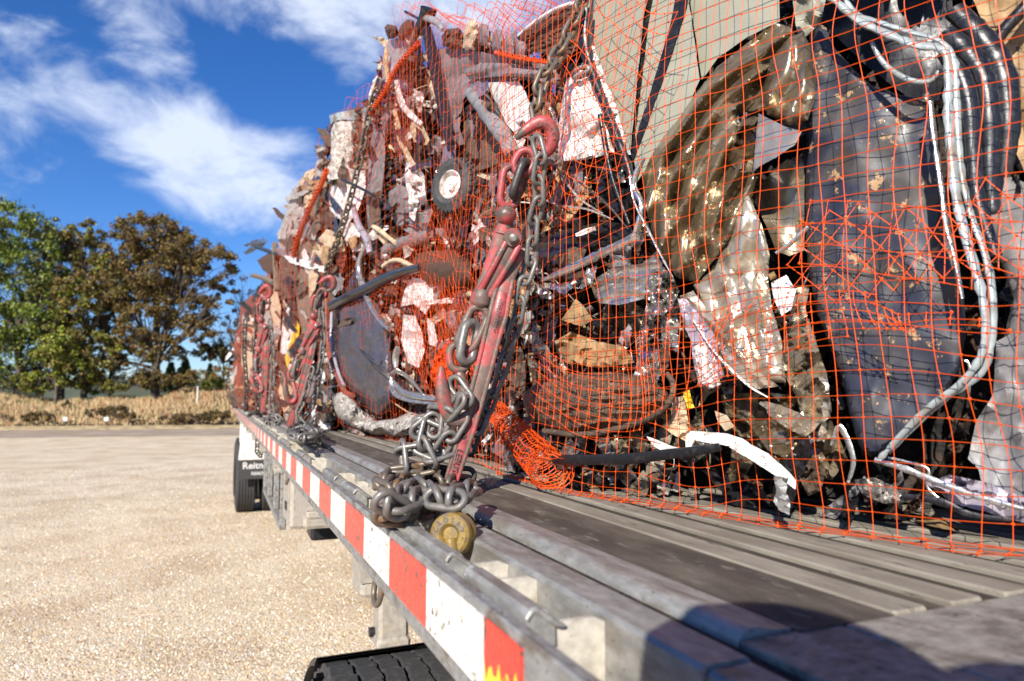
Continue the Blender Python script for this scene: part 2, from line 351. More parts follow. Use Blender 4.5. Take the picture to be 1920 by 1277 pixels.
tag(mb.build('grass_verge', mverge, smooth=180, origin=(0, 0, GZ)), kind='structure')
def bank_h(u, v):
    # height of the bank above the yard
    top = 1.25 + .8 * max(0, min(1, (u - LEN * .62) / 4)) - .2 * max(0, min(1, 1 - abs(u - LEN * .33) / 3.0))
    top += .35 * noise.noise(Vector((u * .22, 5, 0))) + .15 * noise.noise(Vector((u * .8, 9, 0)))
    t = max(0, min(1, v / 4.2)); t = t * t * (3 - 2 * t)
    return top * t + .12 * noise.noise(Vector((u * .7, v * .7, 1))) * min(1, v)
mb = MB(); nu = 220; vs_ = [0, .4, .9, 1.5, 2.2, 3, 4.2, 6, 9, 14, 22, 40, 90]
for i in range(nu + 1):
    u = -70 + i * .75
    for v in vs_: mb.v.append(bank(u, v, bank_h(u, v)))
k = len(vs_)
for i in range(nu):
    for j in range(k - 1): a = i * k + j; mb.f.append((a, a + k, a + k + 1, a + 1)); mb.m.append(0)
tag(mb.build('grassy_bank', mat('bank_soil', (.26, .17, .085), .95, 0, (.14, .10, .045), 1.5, .4, .6, bump=.6, bscale=12), smooth=180, origin=(0, 0, GZ)), kind='structure')
random.seed(5)
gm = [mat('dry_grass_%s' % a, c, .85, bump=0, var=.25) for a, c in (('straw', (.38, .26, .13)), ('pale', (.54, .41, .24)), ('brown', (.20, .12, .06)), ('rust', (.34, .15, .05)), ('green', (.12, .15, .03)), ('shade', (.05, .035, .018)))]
mb = MB()
for i in range(70000):
    u = random.uniform(-22, LEN + 14) if i % 3 else random.uniform(-2, LEN + 2)
    v = random.random() ** .8 * 6.5 + .15; z = bank_h(u, v)
    h = random.uniform(.15, .62) * (0.55 + .5 * (v > 1)); lean = random.uniform(-.4, .4)
    b0 = bank(u, v, z - .03); w = random.uniform(.012, .035)
    nn = noise.noise(Vector((u * .5, v * .6, 7)))
    c = random.choices([0, 1, 2, 3, 4], [4 + 5 * max(0, nn), 3 + 5 * max(0, nn), 2.5 + 4 * max(0, -nn), 1 + (3 if u > LEN * .6 and v > 2.5 else 0), .6 + (2.2 if v > 3.4 else 0)])[0]
    if v < .8 and random.random() < .75: c = 5; h *= .8  # foot blades coloured dark to stand in for shade under the grass
    d = U * (lean * h) + Vector((0, 0, h)) - V * (h * random.uniform(0, .25)); s = U * w
    mb.add([b0 - s, b0 + s, b0 + d * .6 + s * 1.1, b0 + d, b0 + d * .6 - s * 1.1], [(0, 1, 2, 3, 4)], c)
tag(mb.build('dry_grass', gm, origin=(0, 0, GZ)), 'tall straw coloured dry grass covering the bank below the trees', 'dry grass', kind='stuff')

# ---- trees
lm = {a: mat('leaves_%s' % a, tuple(q * .82 for q in c), .6, bump=0, var=.3) for a, c in (('green', (.09, .15, .012)), ('lime', (.26, .30, .02)), ('deep', (.022, .05, .008)), ('olive', (.12, .115, .02)), ('gold', (.23, .15, .03)), ('rusty', (.17, .085, .022)), ('umber', (.075, .045, .018)), ('scrub', (.05, .04, .015)), ('pine', (.018, .042, .016)))}
bark = mat('bark', (.07, .05, .035), .9, 0, (.11, .09, .07), 6, .45, .6, bump=.5, bscale=20)
def on_bank(px, v):    # point on the bank seen in pixel column px, v metres behind its foot
    a = onZ(px, 803, GZ); u = (a - A).dot(U); dirr = Vector((a.x, a.y, 0)).normalized()
    s = v / max(.2, dirr.dot(V)); p = A + U * u; p = Vector((a.x, a.y, GZ)) + dirr * s
    uu = (p - A).dot(U); vv = (p - A).dot(V); p.z = GZ + bank_h(uu, vv); return p
def tree(name, label, px, v, lobes, cols, n, bare=0, tr=.22, cat='tree', group=None, leaf=.17, lowleaf=0):
    """lobes: (px, py, rx_px, rz_px) crown masses as seen; stood at the distance of the trunk"""
    random.seed(hash((px, n)) % 9999 if False else int(px * 3 + n))
    base = on_bank(px, v); d = base.dot(fwd)
    root = empty(name, base, label, cat, group)
    def P(x, y, dd=0): return W(x, y, d + dd)
    tm = MB(); m = MB()
    L3 = []
    for (x, y, rx, rz) in lobes:
        c = P(x, y, random.uniform(-1, 1)); L3.append((c, rx / F * d, rz / F * d))
    cen = sum((c for c, _, _ in L3), Vector()) / len(L3)
    th = Vector((base.x, base.y, (base.z * .45 + cen.z * .55)))
    mid = base.lerp(th, .5) + Vector((random.uniform(-.2, .2), 0, 0))
    tm.tube(catmull([base - Vector((0, 0, .3)), mid, th, th.lerp(cen, .8)], 4), lerp_list([tr, tr * .8, tr * .6, tr * .25], 13), 8)
    for (c, rx, rz) in L3:
        s = base.lerp(th, random.uniform(.55, 1)); e = c + Vector((0, 0, rz * .3))
        tm.tube(catmull([s, s.lerp(e, .45) + Vector((random.uniform(-.3, .3), random.uniform(-.3, .3), .25)), e], 4), lerp_list([tr * .42, tr * .25, tr * .06], 9), 6)
        for q in range(9 + bare * 14):
            w = random.uniform(0, 6.28); f = random.uniform(.3, 1)
            e2 = c + Vector((math.cos(w) * rx * f, math.sin(w) * rx * .8 * f, random.uniform(-.8, 1) * rz))
            s2 = s.lerp(c, random.uniform(.3, 1))
            tm.tube([s2, s2.lerp(e2, .5) + Vector((random.uniform(-.25, .25), 0, random.uniform(0, .3))), e2], [tr * .12, tr * .08, tr * .02], 4)
    tm.build('trunk', bark, root, smooth=60)
    n = int(n * 2.3); leaf = leaf * 1.1; tot = sum(rx * rx * rz for _, rx, rz in L3); cents = []
    for (c, rx, rz) in L3:
        for q in range(max(6, int((60 + n / 130) * (rx * rx * rz) / tot * (1 if bare == 0 else .5)))):
            w = random.uniform(0, 6.28); zz = random.uniform(-1, 1); rr = math.sqrt(1 - zz * zz); f = random.uniform(.35, 1) ** .6
            cents.append((c + Vector((math.cos(w) * rr * rx * f, math.sin(w) * rr * rx * f, zz * rz * f)), (rx + rz) * .5 * random.uniform(.10, .26), f))
    for (c, cr, f) in cents:
        k = int(n / len(cents)); tone = random.random()
        pal = cols if tone > .35 else cols[::-1]
        for q in range(k):
            o = Vector((random.gauss(0, .5), random.gauss(0, .5), random.gauss(0, .42))) * cr
            p = c + o; s = leaf * random.uniform(.5, 1.2)
            a = Vector((random.gauss(0, 1), random.gauss(0, 1), random.gauss(0, 1))).normalized(); b = a.cross(Vector((random.gauss(0, 1), random.gauss(0, 1), random.gauss(0, 1)))).normalized()
            ci = min(len(cols) - 1, int(abs(random.gauss(0, .38)) * len(cols)))
            ci = cols.index(pal[ci])
            m.add([p - a * s * .5, p - b * s * .33, p + a * s * .5, p + b * s * .33], [(0, 1, 2, 3)], ci)
    m.build('crown', [lm[c] for c in cols], root)
    return root
tree('broadleaf_tree', 'bright green leafy tree at the left edge, tallest of the row', 25, 4.5, [(20, 430, 70, 55), (75, 480, 50, 60), (15, 530, 80, 70), (60, 590, 60, 60), (-60, 470, 70, 90), (30, 660, 70, 60), (85, 560, 40, 60), (0, 620, 60, 60)], ['green', 'lime', 'lime', 'deep'][:2] + ['deep', 'olive'], 20000, group=None)
tree('broadleaf_tree', 'dark green tree outside the left edge beside the bright green tree', -150, 6, [(-150, 480, 90, 80), (-190, 560, 90, 80), (-120, 600, 80, 90), (-150, 690, 90, 50)], ['deep', 'green', 'olive', 'lime'], 9000)
tree('broadleaf_tree', 'thin orange brown tree between the green tree and the golden tree', 112, 6.5, [(110, 450, 42, 40), (120, 510, 45, 50), (100, 580, 40, 55), (130, 640, 35, 50), (95, 680, 40, 40)], ['umber', 'rusty', 'olive', 'gold'], 9000)
tree('broadleaf_tree', 'golden olive slender tree left of the big round oak', 150, 4.5, [(165, 435, 34, 28), (175, 490, 40, 42), (150, 550, 45, 45), (160, 620, 40, 42), (120, 640, 34, 50), (190, 660, 35, 45), (215, 520, 35, 60), (150, 700, 40, 30)], ['olive', 'gold', 'umber', 'lime'], 13000)
tree('broadleaf_tree', 'yellow green sapling with thin stems in front of the golden tree', 100, 3.4, [(105, 560, 20, 40), (110, 650, 40, 45), (135, 700, 35, 30), (70, 715, 40, 25)], ['lime', 'olive', 'green', 'gold'], 4500, tr=.12)
tree('oak_tree', 'big round russet brown oak with a wide crown', 288, 5, [(285, 440, 65, 42), (235, 470, 45, 48), (345, 470, 55, 48), (395, 500, 45, 45), (300, 510, 70, 55), (230, 545, 50, 50), (410, 560, 32, 35), (340, 580, 60, 45), (270, 600, 50, 45), (370, 620, 45, 25), (300, 655, 50, 28), (240, 640, 40, 40), (200, 690, 45, 30), (255, 700, 40, 25)], ['umber', 'gold', 'olive', 'rusty'], 30000, tr=.3, leaf=.16)
tree('broadleaf_tree', 'slender brown tree with bare stems between the golden tree and the oak', 205, 6, [(205, 600, 32, 30), (215, 660, 30, 30), (190, 560, 20, 30)], ['olive', 'umber', 'gold'], 2600, tr=.13)
tree('bare_tree', 'leafless grey tree with fine twigs right of the oak', 440, 7, [(455, 560, 30, 45), (430, 620, 35, 40), (470, 610, 25, 50), (400, 640, 30, 30)], ['umber', 'rusty'], 700, bare=2, tr=.13)
tree('broadleaf_tree', 'small olive brown tree low behind the rear of the trailer', 415, 8, [(400, 660, 34, 16), (440, 670, 26, 20)], ['olive', 'umber', 'rusty'], 2200, tr=.1)
for (px, v, lobes, cols, lab) in (
    (365, 4.0, [(345, 712, 30, 14), (375, 706, 34, 14), (420, 700, 34, 14)], ['rusty', 'gold', 'olive'], 'low orange brown bush on top of the bank beside the white post'),
    (400, 3.6, [(398, 718, 20, 14)], ['green', 'lime', 'olive'], 'small bright green bush on the bank right of the white post'),
    (200, 4.4, [(215, 718, 34, 20), (180, 722, 30, 20)], ['olive', 'gold', 'lime'], 'low olive bush at the foot of the slender brown tree'),
    (30, 4.4, [(30, 715, 55, 22)], ['olive', 'green', 'umber'], 'low green bush under the bright green tree'),
    (130, 2.0, [(127, 770, 14, 18), (150, 776, 10, 14)], ['olive', 'umber', 'gold'], 'dark weedy bush growing at the foot of the bank near a small post'),
    (200, 1.2, [(180, 774, 26, 8), (215, 772, 30, 10), (245, 780, 20, 7)], ['umber', 'gold', 'scrub'], 'dark olive weeds at the foot of the bank under the slender brown tree'),
    (370, 1.0, [(320, 786, 30, 6), (360, 782, 34, 8), (405, 778, 34, 8)], ['umber', 'gold', 'scrub'], 'dark brown weeds low on the bank behind the trailer'),
    (60, 1.0, [(30, 784, 34, 6), (70, 782, 30, 8), (100, 778, 24, 9)], ['umber', 'gold', 'scrub'], 'dark brown weeds at the foot of the bank below the green tree'),
    (285, 4.0, [(290, 714, 34, 16)], ['umber', 'olive', 'gold'], 'dark brown bush at the foot of the oak')):
    tree('bush', lab, px, v, lobes, cols, 2200, tr=.05, cat='bush', leaf=.11)
# distant pine hills beyond the bank
mb = MB(); random.seed(3)
def ridge(x0, x1, dist, top, amp, seed):
    k = 60; vs = []
    for i in range(k + 1):
        x = x0 + (x1 - x0) * i / k; p = onZ(x, 760, GZ); p = Vector((p.x, p.y, 0)).normalized() * dist
        h = (747 - top - amp * noise.noise(Vector((x * .008, seed, 0)))) / F * dist
        for f, z in ((1, GZ - 2), (1.03, h * .6), (1.12, h), (1.5, h * .7)): vs.append(Vector((p.x * f, p.y * f, z)))
    fs = []
    for i in range(k):
        for j in range(3): a = i * 4 + j; fs.append((a, a + 4, a + 5, a + 1))
    mb.add(vs, fs)
ridge(-900, 1400, 230, 722, 24, 1)
ridge(-900, 1400, 420, 714, 26, 5)
tag(mb.build('hills', mat('far_forest', (.045, .065, .045), .95, 0, (.08, .085, .05), .08, .4, .6, bump=.3, bscale=1), smooth=180, origin=(0, 0, GZ)), kind='structure')
random.seed(21)
for i, (px, py, hh, lab) in enumerate(((318, 690, 42, 'dark pine far behind the big oak, left of the white post'), (345, 682, 52, 'tallest dark pine far behind the bank left of the white post'), (335, 700, 34, 'short dark pine in front of the tallest pine far behind the bank'), (392, 692, 30, 'small dark pine far behind the bank right of the white post'))):
    d = 85 + 9 * i; c = W(px, 747, d); base = Vector((c.x, c.y, GZ + 1)); topz = (747 - py + 10) / F * d; root = empty('pine_tree', base, lab, 'tree')
    t = MB(); t.tube([base, Vector((c.x, c.y, topz))], [.25, .05], 6); t.build('trunk', bark, root)
    m = MB()
    for q in range(1500):
        f = random.random(); r = (1 - f) ** .7 * (hh * .42 / F * d) * random.uniform(.3, 1); w = random.uniform(0, 6.28)
        p = Vector((c.x + math.cos(w) * r, c.y + math.sin(w) * r, base.z + 1.5 + f * (topz - base.z - 1.5)))
        s = .35 * random.uniform(.5, 1.2); a = Vector((random.gauss(0, 1), random.gauss(0, 1), random.gauss(0, .4))).normalized(); b = a.cross(Vector((0, .3, 1))).normalized()
        m.add([p - a * s, p - b * s * .5, p + a * s, p + b * s * .5], [(0, 1, 2, 3)], random.randrange(2))
    m.build('crown', [lm['pine'], lm['deep']], root)
# white pole on the bank and four small posts at its foot
p = on_bank(368, 3.4); d = p.dot(fwd); mb = MB(); hpo = 38 / F * d
mb.tube([p - Vector((0, 0, .2)), p + Vector((0, 0, hpo))], .045, 10); mb.tube([p + Vector((0, 0, hpo)), p + Vector((0, 0, hpo + .05))], [.055, .03], 10)
tag(mb.build('marker_pole', M['white'], smooth=40), 'white pole standing on top of the bank right of the oak', 'pole')
for px, lab in ((4, 'small white topped post at the foot of the bank, leftmost of three'), (122, 'small white topped post at the foot of the bank, middle of three'), (199, 'small white topped post at the foot of the bank, rightmost of three')):
    p = on_bank(px, .3); root = empty('marker_post', p, lab, 'post', 'posts along the foot of the bank')
    mb = MB(); mb.box((p.x - .07, p.y - .05, GZ), (p.x + .07, p.y + .05, GZ + .38), bev=.01); mb.build('shaft', M['brown'], root)
    mb = MB(); mb.box((p.x - .13, p.y - .07, GZ + .38), (p.x + .13, p.y + .07, GZ + .60), bev=.03); mb.build('cap', M['white'], root)
# ================================================================== TRAILER
TR = empty('flatbed_trailer', (1.4, 5.5, GZ), 'long aluminium flatbed trailer with red and white striped side rail', 'trailer')
Y0, Y1, XR = -.9, 13.4, 2.5          # runs past the camera; width to the far side
# deck: worn plank strip, then ribbed boards
Yd = .351
mb = MB(); mb.box((.352, Yd, DZ - .035), (.44, Y1, DZ)); mb.build('deck_plank', M['deck'], TR)
x = .4405; i = 0
mb_l = MB(); mb_d = MB()
while x < XR - .3:
    w = .034 if i % 2 == 0 else .026
    t = mb_l if i % 2 == 0 else mb_d
    h = DZ + (.002 if i % 2 == 0 else -.0045)
    t.box((x, Yd, DZ - .035), (x + w, Y1, h), bev=.002)
    if i % 2 == 1:
        for q in range(4): t.box((x + .003 + q * .006, Yd, h), (x + .0055 + q * .006, Y1, h + .0022))
    x += w + .0006; i += 1
mb_l.build('deck_boards', M['deckl'], TR); mb_d.build('ribbed_deck_boards', M['groove'], TR)
mb = MB(); mb.box((.3055, Y0, DZ - .035), (.3895, Yd + .004, DZ - .001), bev=.001); mb.box((.3910, Y0, DZ - .035), (XR - .3, Yd - .001, DZ - .0004), bev=.001); mb.build('end_plate', M['plate'], TR)
# rounded lip of the deck edge
mb = MB(); prof = [(.3075, DZ - .034), (.3062, DZ - .012), (.3070, DZ - .003), (.3105, DZ + .002), (.3165, DZ + .0045), (.324, DZ + .0045), (.331, DZ + .002), (.338, DZ + .001), (.3505, DZ + .0005), (.3505, DZ - .034)]
def extrude(mb, prof, ya, yb, mi=0, closed=True):
    k = len(prof); mb.add([(x, ya, z) for x, z in prof] + [(x, yb, z) for x, z in prof], [(j, k + j, k + (j + 1) % k, (j + 1) % k) for j in range(k if closed else k - 1)] + ([tuple(range(k)), tuple(range(2 * k - 1, k - 1, -1))] if closed else []), mi)
extrude(mb, prof, Yd + .006, Y1); mb.build('deck_edge_lip', M['alu'], TR, smooth=50)
# side rail: channel with top flange
prof = [(.2565, -.30), (.2565, DZ - .004), (.260, DZ - .001), (.2910, DZ - .001), (.2930, DZ - .003), (.2930, -.160), (.2625, -.162), (.2625, -.30)]
mb = MB(); extrude(mb, prof, Yd - .02, Y1)
prof2 = [(.2595, -.30), (.2595, DZ - .006), (.263, DZ - .003), (.2910, DZ - .003), (.2930, DZ - .005), (.2930, -.162), (.266, -.164), (.266, -.30)]
mb.build('side_rail', M['alu'], TR, smooth=30)
mb = MB(); extrude(mb, prof2, Y0, Yd - .022); mb.build('side_rail', M['alud'], TR, smooth=30)
mb = MB(); mb.box((.2932, Y0, -.18), (.3055, Y1, DZ - .006)); mb.build('gap_shade_strip', M['dark'], TR)  # black strip stands in for the shade in the open rail gap
# rub rail
XRUB = .18
prof = [(XRUB, -.226), (XRUB, -.1525), (XRUB + .002, -.150), (XRUB + .0105, -.150), (XRUB + .0125, -.1525), (XRUB + .0125, -.222), (XRUB + .006, -.229), (XRUB + .002, -.229)]
mb = MB(); extrude(mb, prof, Y0, Y1); rub = mb.build('rub_rail', M['alud'], TR, smooth=30)
mb = MB()
mb.tube([(XRUB + .0022, Y0, -.1515), (XRUB + .0022, Y1, -.1515)], .0022, 8, caps=True); mb.build('rail_bead', M['alud'], TR, smooth=60)
# reflective tape stripes: each stripe its own piece
y = .408; red = True; first = True
ti = 0
while y < Y1 - .2:
    w = .068 if first else .152
    m = MB(); t = .0012; zt, zb = -.1572, -.2108
    if first:
        zz = [-.178 - .006 * math.sin(i * 2.1) - .004 * (i % 2) - .012 * i / 14 for i in range(15)]
        top = [(XRUB - t, y, zt), (XRUB - t, y + w, zt)]; low = [(XRUB - t, y + w - w * i / 14, zz[14 - i]) for i in range(15)]
        rev_ = lambda P, X_: [(X_, b, c_) for a, b, c_ in P]
        def slab(P): k = len(P); m.add(P + rev_(P, XRUB - .0002), [tuple(range(k)), tuple(range(2 * k - 1, k - 1, -1))] + [(q, k + q, k + (q + 1) % k, (q + 1) % k) for q in range(k)])
        slab(top + low)
        o = m.build('reflective_stripe', M['taper'], TR); o['label'] = 'red half stripe nearest the camera'
        m = MB(); slab([(XRUB - t, y + w, zb), (XRUB - t, y, zb)] + [(a, b, c_ - .0003) for a, b, c_ in reversed(low)])
        o = m.build('reflective_stripe', M['tapey'], TR); o['label'] = 'yellow lower patch of the nearest stripe with red streaks'  # lower part of the nearest stripe coloured yellow
    else:
        m.box((XRUB - t, y + .0004, zb), (XRUB - .0002, y + w - .0004, zt), 0)
        m.build('reflective_stripe', M['taper'] if red else M['tapew'], TR)
    y += w; red = not red; first = False; ti += 1
# stake pockets: two webs, cap block and lower bracket
pockets = [(.437, .551), (.617, .76), (1.10, 1.20), (1.30, 1.44), (1.86, 2.0), (2.46, 2.6), (3.07, 3.2), (3.68, 3.8), (4.3, 4.42), (4.9, 5.02), (5.5, 5.62), (6.1, 6.22), (6.7, 6.82), (7.3, 7.42), (7.9, 8.02), (8.5, 8.62), (9.1, 9.22), (9.7, 9.82), (10.3, 10.42), (10.9, 11.02), (11.5, 11.62)]
for (ya, yb) in pockets:
    for yy in (ya, yb):
        m = MB()
        zt = -.1530 if yy == yb else -.1545
        vs = [(XRUB + .0128, yy, -.225), (.2562, yy, -.225), (.2562, yy, zt - .004), (.248, yy, zt), (XRUB + .0128, yy, zt)]
        vs2 = [(a, b + .0048, c) for a, b, c in vs]; k = 5
        m.add(vs + vs2, [tuple(range(k)), tuple(range(2 * k - 1, k - 1, -1))] + [(j, k + j, k + (j + 1) % k, (j + 1) % k) for j in range(k)])
        m.build('pocket_web', M['aluw'], TR)
    m = MB()
    c = []
    pr = [(XRUB + .0128, -.168), (XRUB + .0128, -.146), (XRUB + .016, -.1425), (XRUB + .028, -.1435), (XRUB + .0345, -.152), (XRUB + .035, -.168)]
    extrude(m, pr, ya - .004, yb + .008)
    m.build('pocket_cap', M['alu'], TR, smooth=25)
    for yy in (ya - .004, yb + .008):
        m = MB()   # weld beads
        m.tube(catmull([(XRUB + .013, yy, -.149), (XRUB + .020, yy + .0015, -.1435), (XRUB + .0345, yy, -.153), (XRUB + .042, yy, -.156)], 5), lerp_list([.002, .003, .0028, .0012], 16), 6)
        m.build('weld_bead', M['alu'], TR, smooth=60)
    if pockets.index((ya, yb)) % 2: continue
    m = MB(); m.box((XRUB + .03, ya + .01, -.315), (.262, yb - .01, -.292), bev=.006); m.box((XRUB + .03, ya + .01, -.2915), (.25, yb - .01, -.19)); m.build('pocket_bracket', M['beige'], TR)
# rope hook beneath the rail
for yy in (.88, 2.2, 4.0, 6.0):
    m = MB(); m.tube(catmull([(XRUB + .010, yy - .012, -.225), (XRUB + .009, yy - .013, -.243), (XRUB + .007, yy - .006, -.256), (XRUB + .006, yy + .008, -.259), (XRUB + .007, yy + .021, -.252), (XRUB + .009, yy + .024, -.238), (XRUB + .010, yy + .019, -.229)], 5), .0038, 10)
    m.build('rope_hook', M['chainr'], TR, smooth=80)
# frame below deck: cross members, main beam
m = MB()
yy = .2
while yy < Y1:
    m.box((.262, yy, -.30), (XR - .3, yy + .045, -.188), bev=.004); yy += .305
m.build('cross_members', M['beige'], TR)
for xx in (.70, 1.75):
    m = MB(); m.box((xx, Y0, -.62), (xx + .02, Y1, -.302)); m.box((xx - .05, Y0, -.64), (xx + .07, Y1, -.62)); m.build('main_beam', M['beige'], TR)
# far side rail
m = MB(); m.box((XR - .29, Y0, -.30), (XR - .2, Y1, DZ)); m.build('side_rail', M['alud'], TR)
# landing legs
for xx in (.60, 1.75):
    leg = MB(); leg.box((xx - .055, 2.52, -.89), (xx + .055, 2.64, -.302), bev=.012); l0 = leg.build('landing_leg', M['beige'], TR)
    m = MB(); m.box((xx - .062, 2.512, -.905), (xx + .062, 2.648, -.865), bev=.012); m.build('leg_collar', M['beige'], l0)
    m = MB(); m.box((xx - .045, 2.53, -1.38), (xx + .045, 2.63, -.90), bev=.008); m.build('inner_leg', M['alud'], l0)
    m = MB(); m.box((xx - .13, 2.46, -1.40), (xx + .13, 2.70, -1.375), bev=.008); m.build('foot_plate', M['blackm'], l0)
    m = MB(); m.tube([(xx - .075, 2.6, -.86), (xx - .055, 2.6, -.86)], .018, 10); m.tube([(xx - .078, 2.6, -.95), (xx - .062, 2.6, -.95)], .014, 8); m.build('crank_stub', M['blackm'], l0, smooth=40)
# boxes and dunnage rack under the deck
m = MB(); m.box((.245, 2.72, -.49), (.62, 3.02, -.232), bev=.012); tb = m.build('tool_box', M['beige'], TR)
m = MB(); m.box((.241, 2.75, -.47), (.2448, 2.99, -.27), bev=.001); m.build('box_door', M['beige'], tb)
m = MB(); m.box((.236, 2.80, -.43), (.2408, 2.86, -.40), bev=.002); m.build('latch', M['blackm'], tb)
m = MB(); m.box((.245, 2.26, -.41), (.55, 2.52, -.302), bev=.01); m.build('storage_and_gap_box', M['beige'], TR)
m = MB(); m.box((.30, 2.53, -.50), (.50, 2.66, -.302), bev=.01); m.build('storage_and_gap_box', M['blackm'], TR)  # black block fills the dark gap between the two boxes
rk = MB()
ya, yb = 3.06, 4.35
for z in (-.235, -.535): rk.box((.235, ya, z - .015), (.262, yb, z + .015), bev=.003)
for yy in (ya, 3.45, 3.9, yb - .03): rk.box((.236, yy, -.52), (.261, yy + .03, -.25), bev=.003)
rk.build('dunnage_rack', M['alud'], TR)
for i, yy in enumerate((3.12, 3.5, 3.95)):
    m = MB(); m.box((.30, yy, -.51), (.5, yy + .28, -.26 - .03 * i), bev=.01); m.build('dunnage_timber', M['wood'], TR)
# rear wheels with fender, mud flap
def wheel(name, cx, cy, cz, r, w, parent, near=False):
    n = 64
    prof = [(-.5, .60), (-.5, .80), (-.46, .93), (-.40, .985), (-.36, 1.0), (.36, 1.0), (.40, .985), (.46, .93), (.5, .80), (.5, .60)]
    hub = empty('wheel', (cx, cy, cz)); hub.parent = parent; hub.location = Vector((cx, cy, cz)) - ROOT[parent]
    m = MB(); k = len(prof)
    vs = [];
    for i in range(n):
        a = 2 * math.pi * i / n
        for px_, pr in prof: vs.append((cx + px_ * w, cy + math.cos(a) * pr * r * .985, cz + math.sin(a) * pr * r * .985))
    fs = [(i * k + j, i * k + j + 1, ((i + 1) % n) * k + j + 1, ((i + 1) % n) * k + j) for i in range(n) for j in range(k - 1)]
    m.add(vs, fs)
    def block(a0, a1, x0, x1, h, jog):
        vs = []; seg = 3
        for s in range(seg + 1):
            a = a0 + (a1 - a0) * s / seg; xo = jog * (s / seg - .5)
            for (xx, rr, ins) in ((x0, .985, 0), (x0 + .015, 1, 0), (x1 - .015, 1, 0), (x1, .985, 0)):
                hh = rr * (r + h) if rr == 1 else r * .985
                vs.append((cx + (xx + xo) * w, cy + math.cos(a) * hh, cz + math.sin(a) * hh))
        fs = []
        for s in range(seg):
            for j in range(3): fs.append((s * 4 + j, s * 4 + j + 1, s * 4 + 5 + j, s * 4 + 4 + j))
        fs.append((0, 1, 2, 3)); fs.append(tuple(seg * 4 + q for q in (3, 2, 1, 0)))
        m.add(vs, fs)
    if near:
        nb = 44; cols = [(-.47, -.272), (-.262, -.093), (-.083, .083), (.093, .262), (.272, .47)]
        for ci, (x0, x1) in enumerate(cols):
            for b in range(nb):
                a0 = 2 * math.pi * (b + (.5 if ci % 2 else 0)) / nb; block(a0 + .0035, a0 + 2 * math.pi / nb - .0035, x0, x1, .012, .022 if ci % 2 else -.022)
    else:
        for ci in range(6):
            x0 = -.42 + ci * .142
            for b in range(16): a0 = 2 * math.pi * b / 16; block(a0, a0 + 2 * math.pi / 16, x0, x0 + .12, .008, 0)
    ty = m.build('tyre', M['rubber'], hub, smooth=35)
    m = MB(); rp = [(-.42, .60), (-.46, .63), (-.44, .56), (-.30, .50), (-.18, .30), (-.20, .18), (-.38, .16), (-.40, .02)]
    for sgn in (1, -1):
        vs = [(cx + sgn * a * w, cy + math.cos(2 * math.pi * i / 32) * b * r, cz + math.sin(2 * math.pi * i / 32) * b * r) for i in range(32) for a, b in rp]; k = len(rp)
        m.add(vs, [(i * k + j, i * k + j + 1, ((i + 1) % 32) * k + j + 1, ((i + 1) % 32) * k + j) for i in range(32) for j in range(k - 1)])
    m.build('rim', M['alu'], hub, smooth=50)
for o in (): pass
def fixroot(e): return e
for cy in (11.05, 12.35):
    for cx in (.345, .70, 2.0, 2.33 - .15): wheel('wheel', cx, cy, GZ + .50, .50, .28, TR)
YF = 11.0; XA, XB = .232, .64
fd = MB()
fd.box((XA + .005, 10.5, -.62), (XB, 10.52, -.302)); fd.build('fender_panel', M['white'], TR)
# curved white fender bracket in front of the wheels, with the rubber flap under it
yf = 10.38
m = MB(); vs = [(.27, yf, -.31), (.85, yf, -.31), (.85, yf, -.86), (.225, yf, -.86)]
m.add(vs + [(a, b + .012, c) for a, b, c in vs], [(0, 1, 2, 3), (7, 6, 5, 4), (0, 4, 5, 1), (1, 5, 6, 2), (2, 6, 7, 3), (3, 7, 4, 0)]); m.build('flap_panel', M['white'], TR)
m = MB(); m.box((.225, yf - .003, -1.13), (.85, yf + .009, -.862), bev=.003); fl = m.build('mud_flap', M['flap'], TR)
m = MB()
text_mb(m, 'Reitnouer', lambda u, v, h: (.545 + u, yf - .0042, -.945 + v), .13)
m.build('flap_lettering', M['print'], fl); m = MB()
text_mb(m, 'READING, PA', lambda u, v, h: (.585 + u, yf - .0042, -1.055 + v), .062)
m.build('flap_lettering', M['print'], fl)

# ---- tractor drive wheel below the rail, with its mud guard
TW = empty('truck_tractor', (1.25, 1.75, GZ), 'dark tractor unit drive axle with deep tread tyre under the trailer front', 'truck')
wheel('wheel', .385, 1.63, GZ + .512, .51, .30, TW, near=True)
wheel('wheel', 2.1, 1.63, GZ + .525, .51, .30, TW, near=False)
m = MB(); m.tube([(.4, 1.63, GZ + .52), (2.1, 1.63, GZ + .52)], .07, 12); m.build('axle', M['blackm'], TW, smooth=60)
m = MB(); m.box((.9, -.6, GZ + .62), (.98, 2.1, GZ + .86)); m.box((1.5, -.6, GZ + .62), (1.58, 2.1, GZ + .86)); m.build('frame_rail', M['blackm'], TW)
m = MB(); k = 16; vs = []
for i in range(k + 1):
    a = R(42 + i * 2.1); rr = .517
    for xx, dz in ((.225, -.010), (.23, .002), (.56, .002), (.565, -.010)): vs.append((xx, 1.63 + math.cos(a) * rr, GZ + .525 + math.sin(a) * rr * (1) + dz))
vs2 = [(a, b, c + .006) for a, b, c in vs]; n4 = len(vs)
fs = [(i * 4 + j, i * 4 + j + 1, i * 4 + 5 + j, i * 4 + 4 + j) for i in range(k) for j in range(3)]
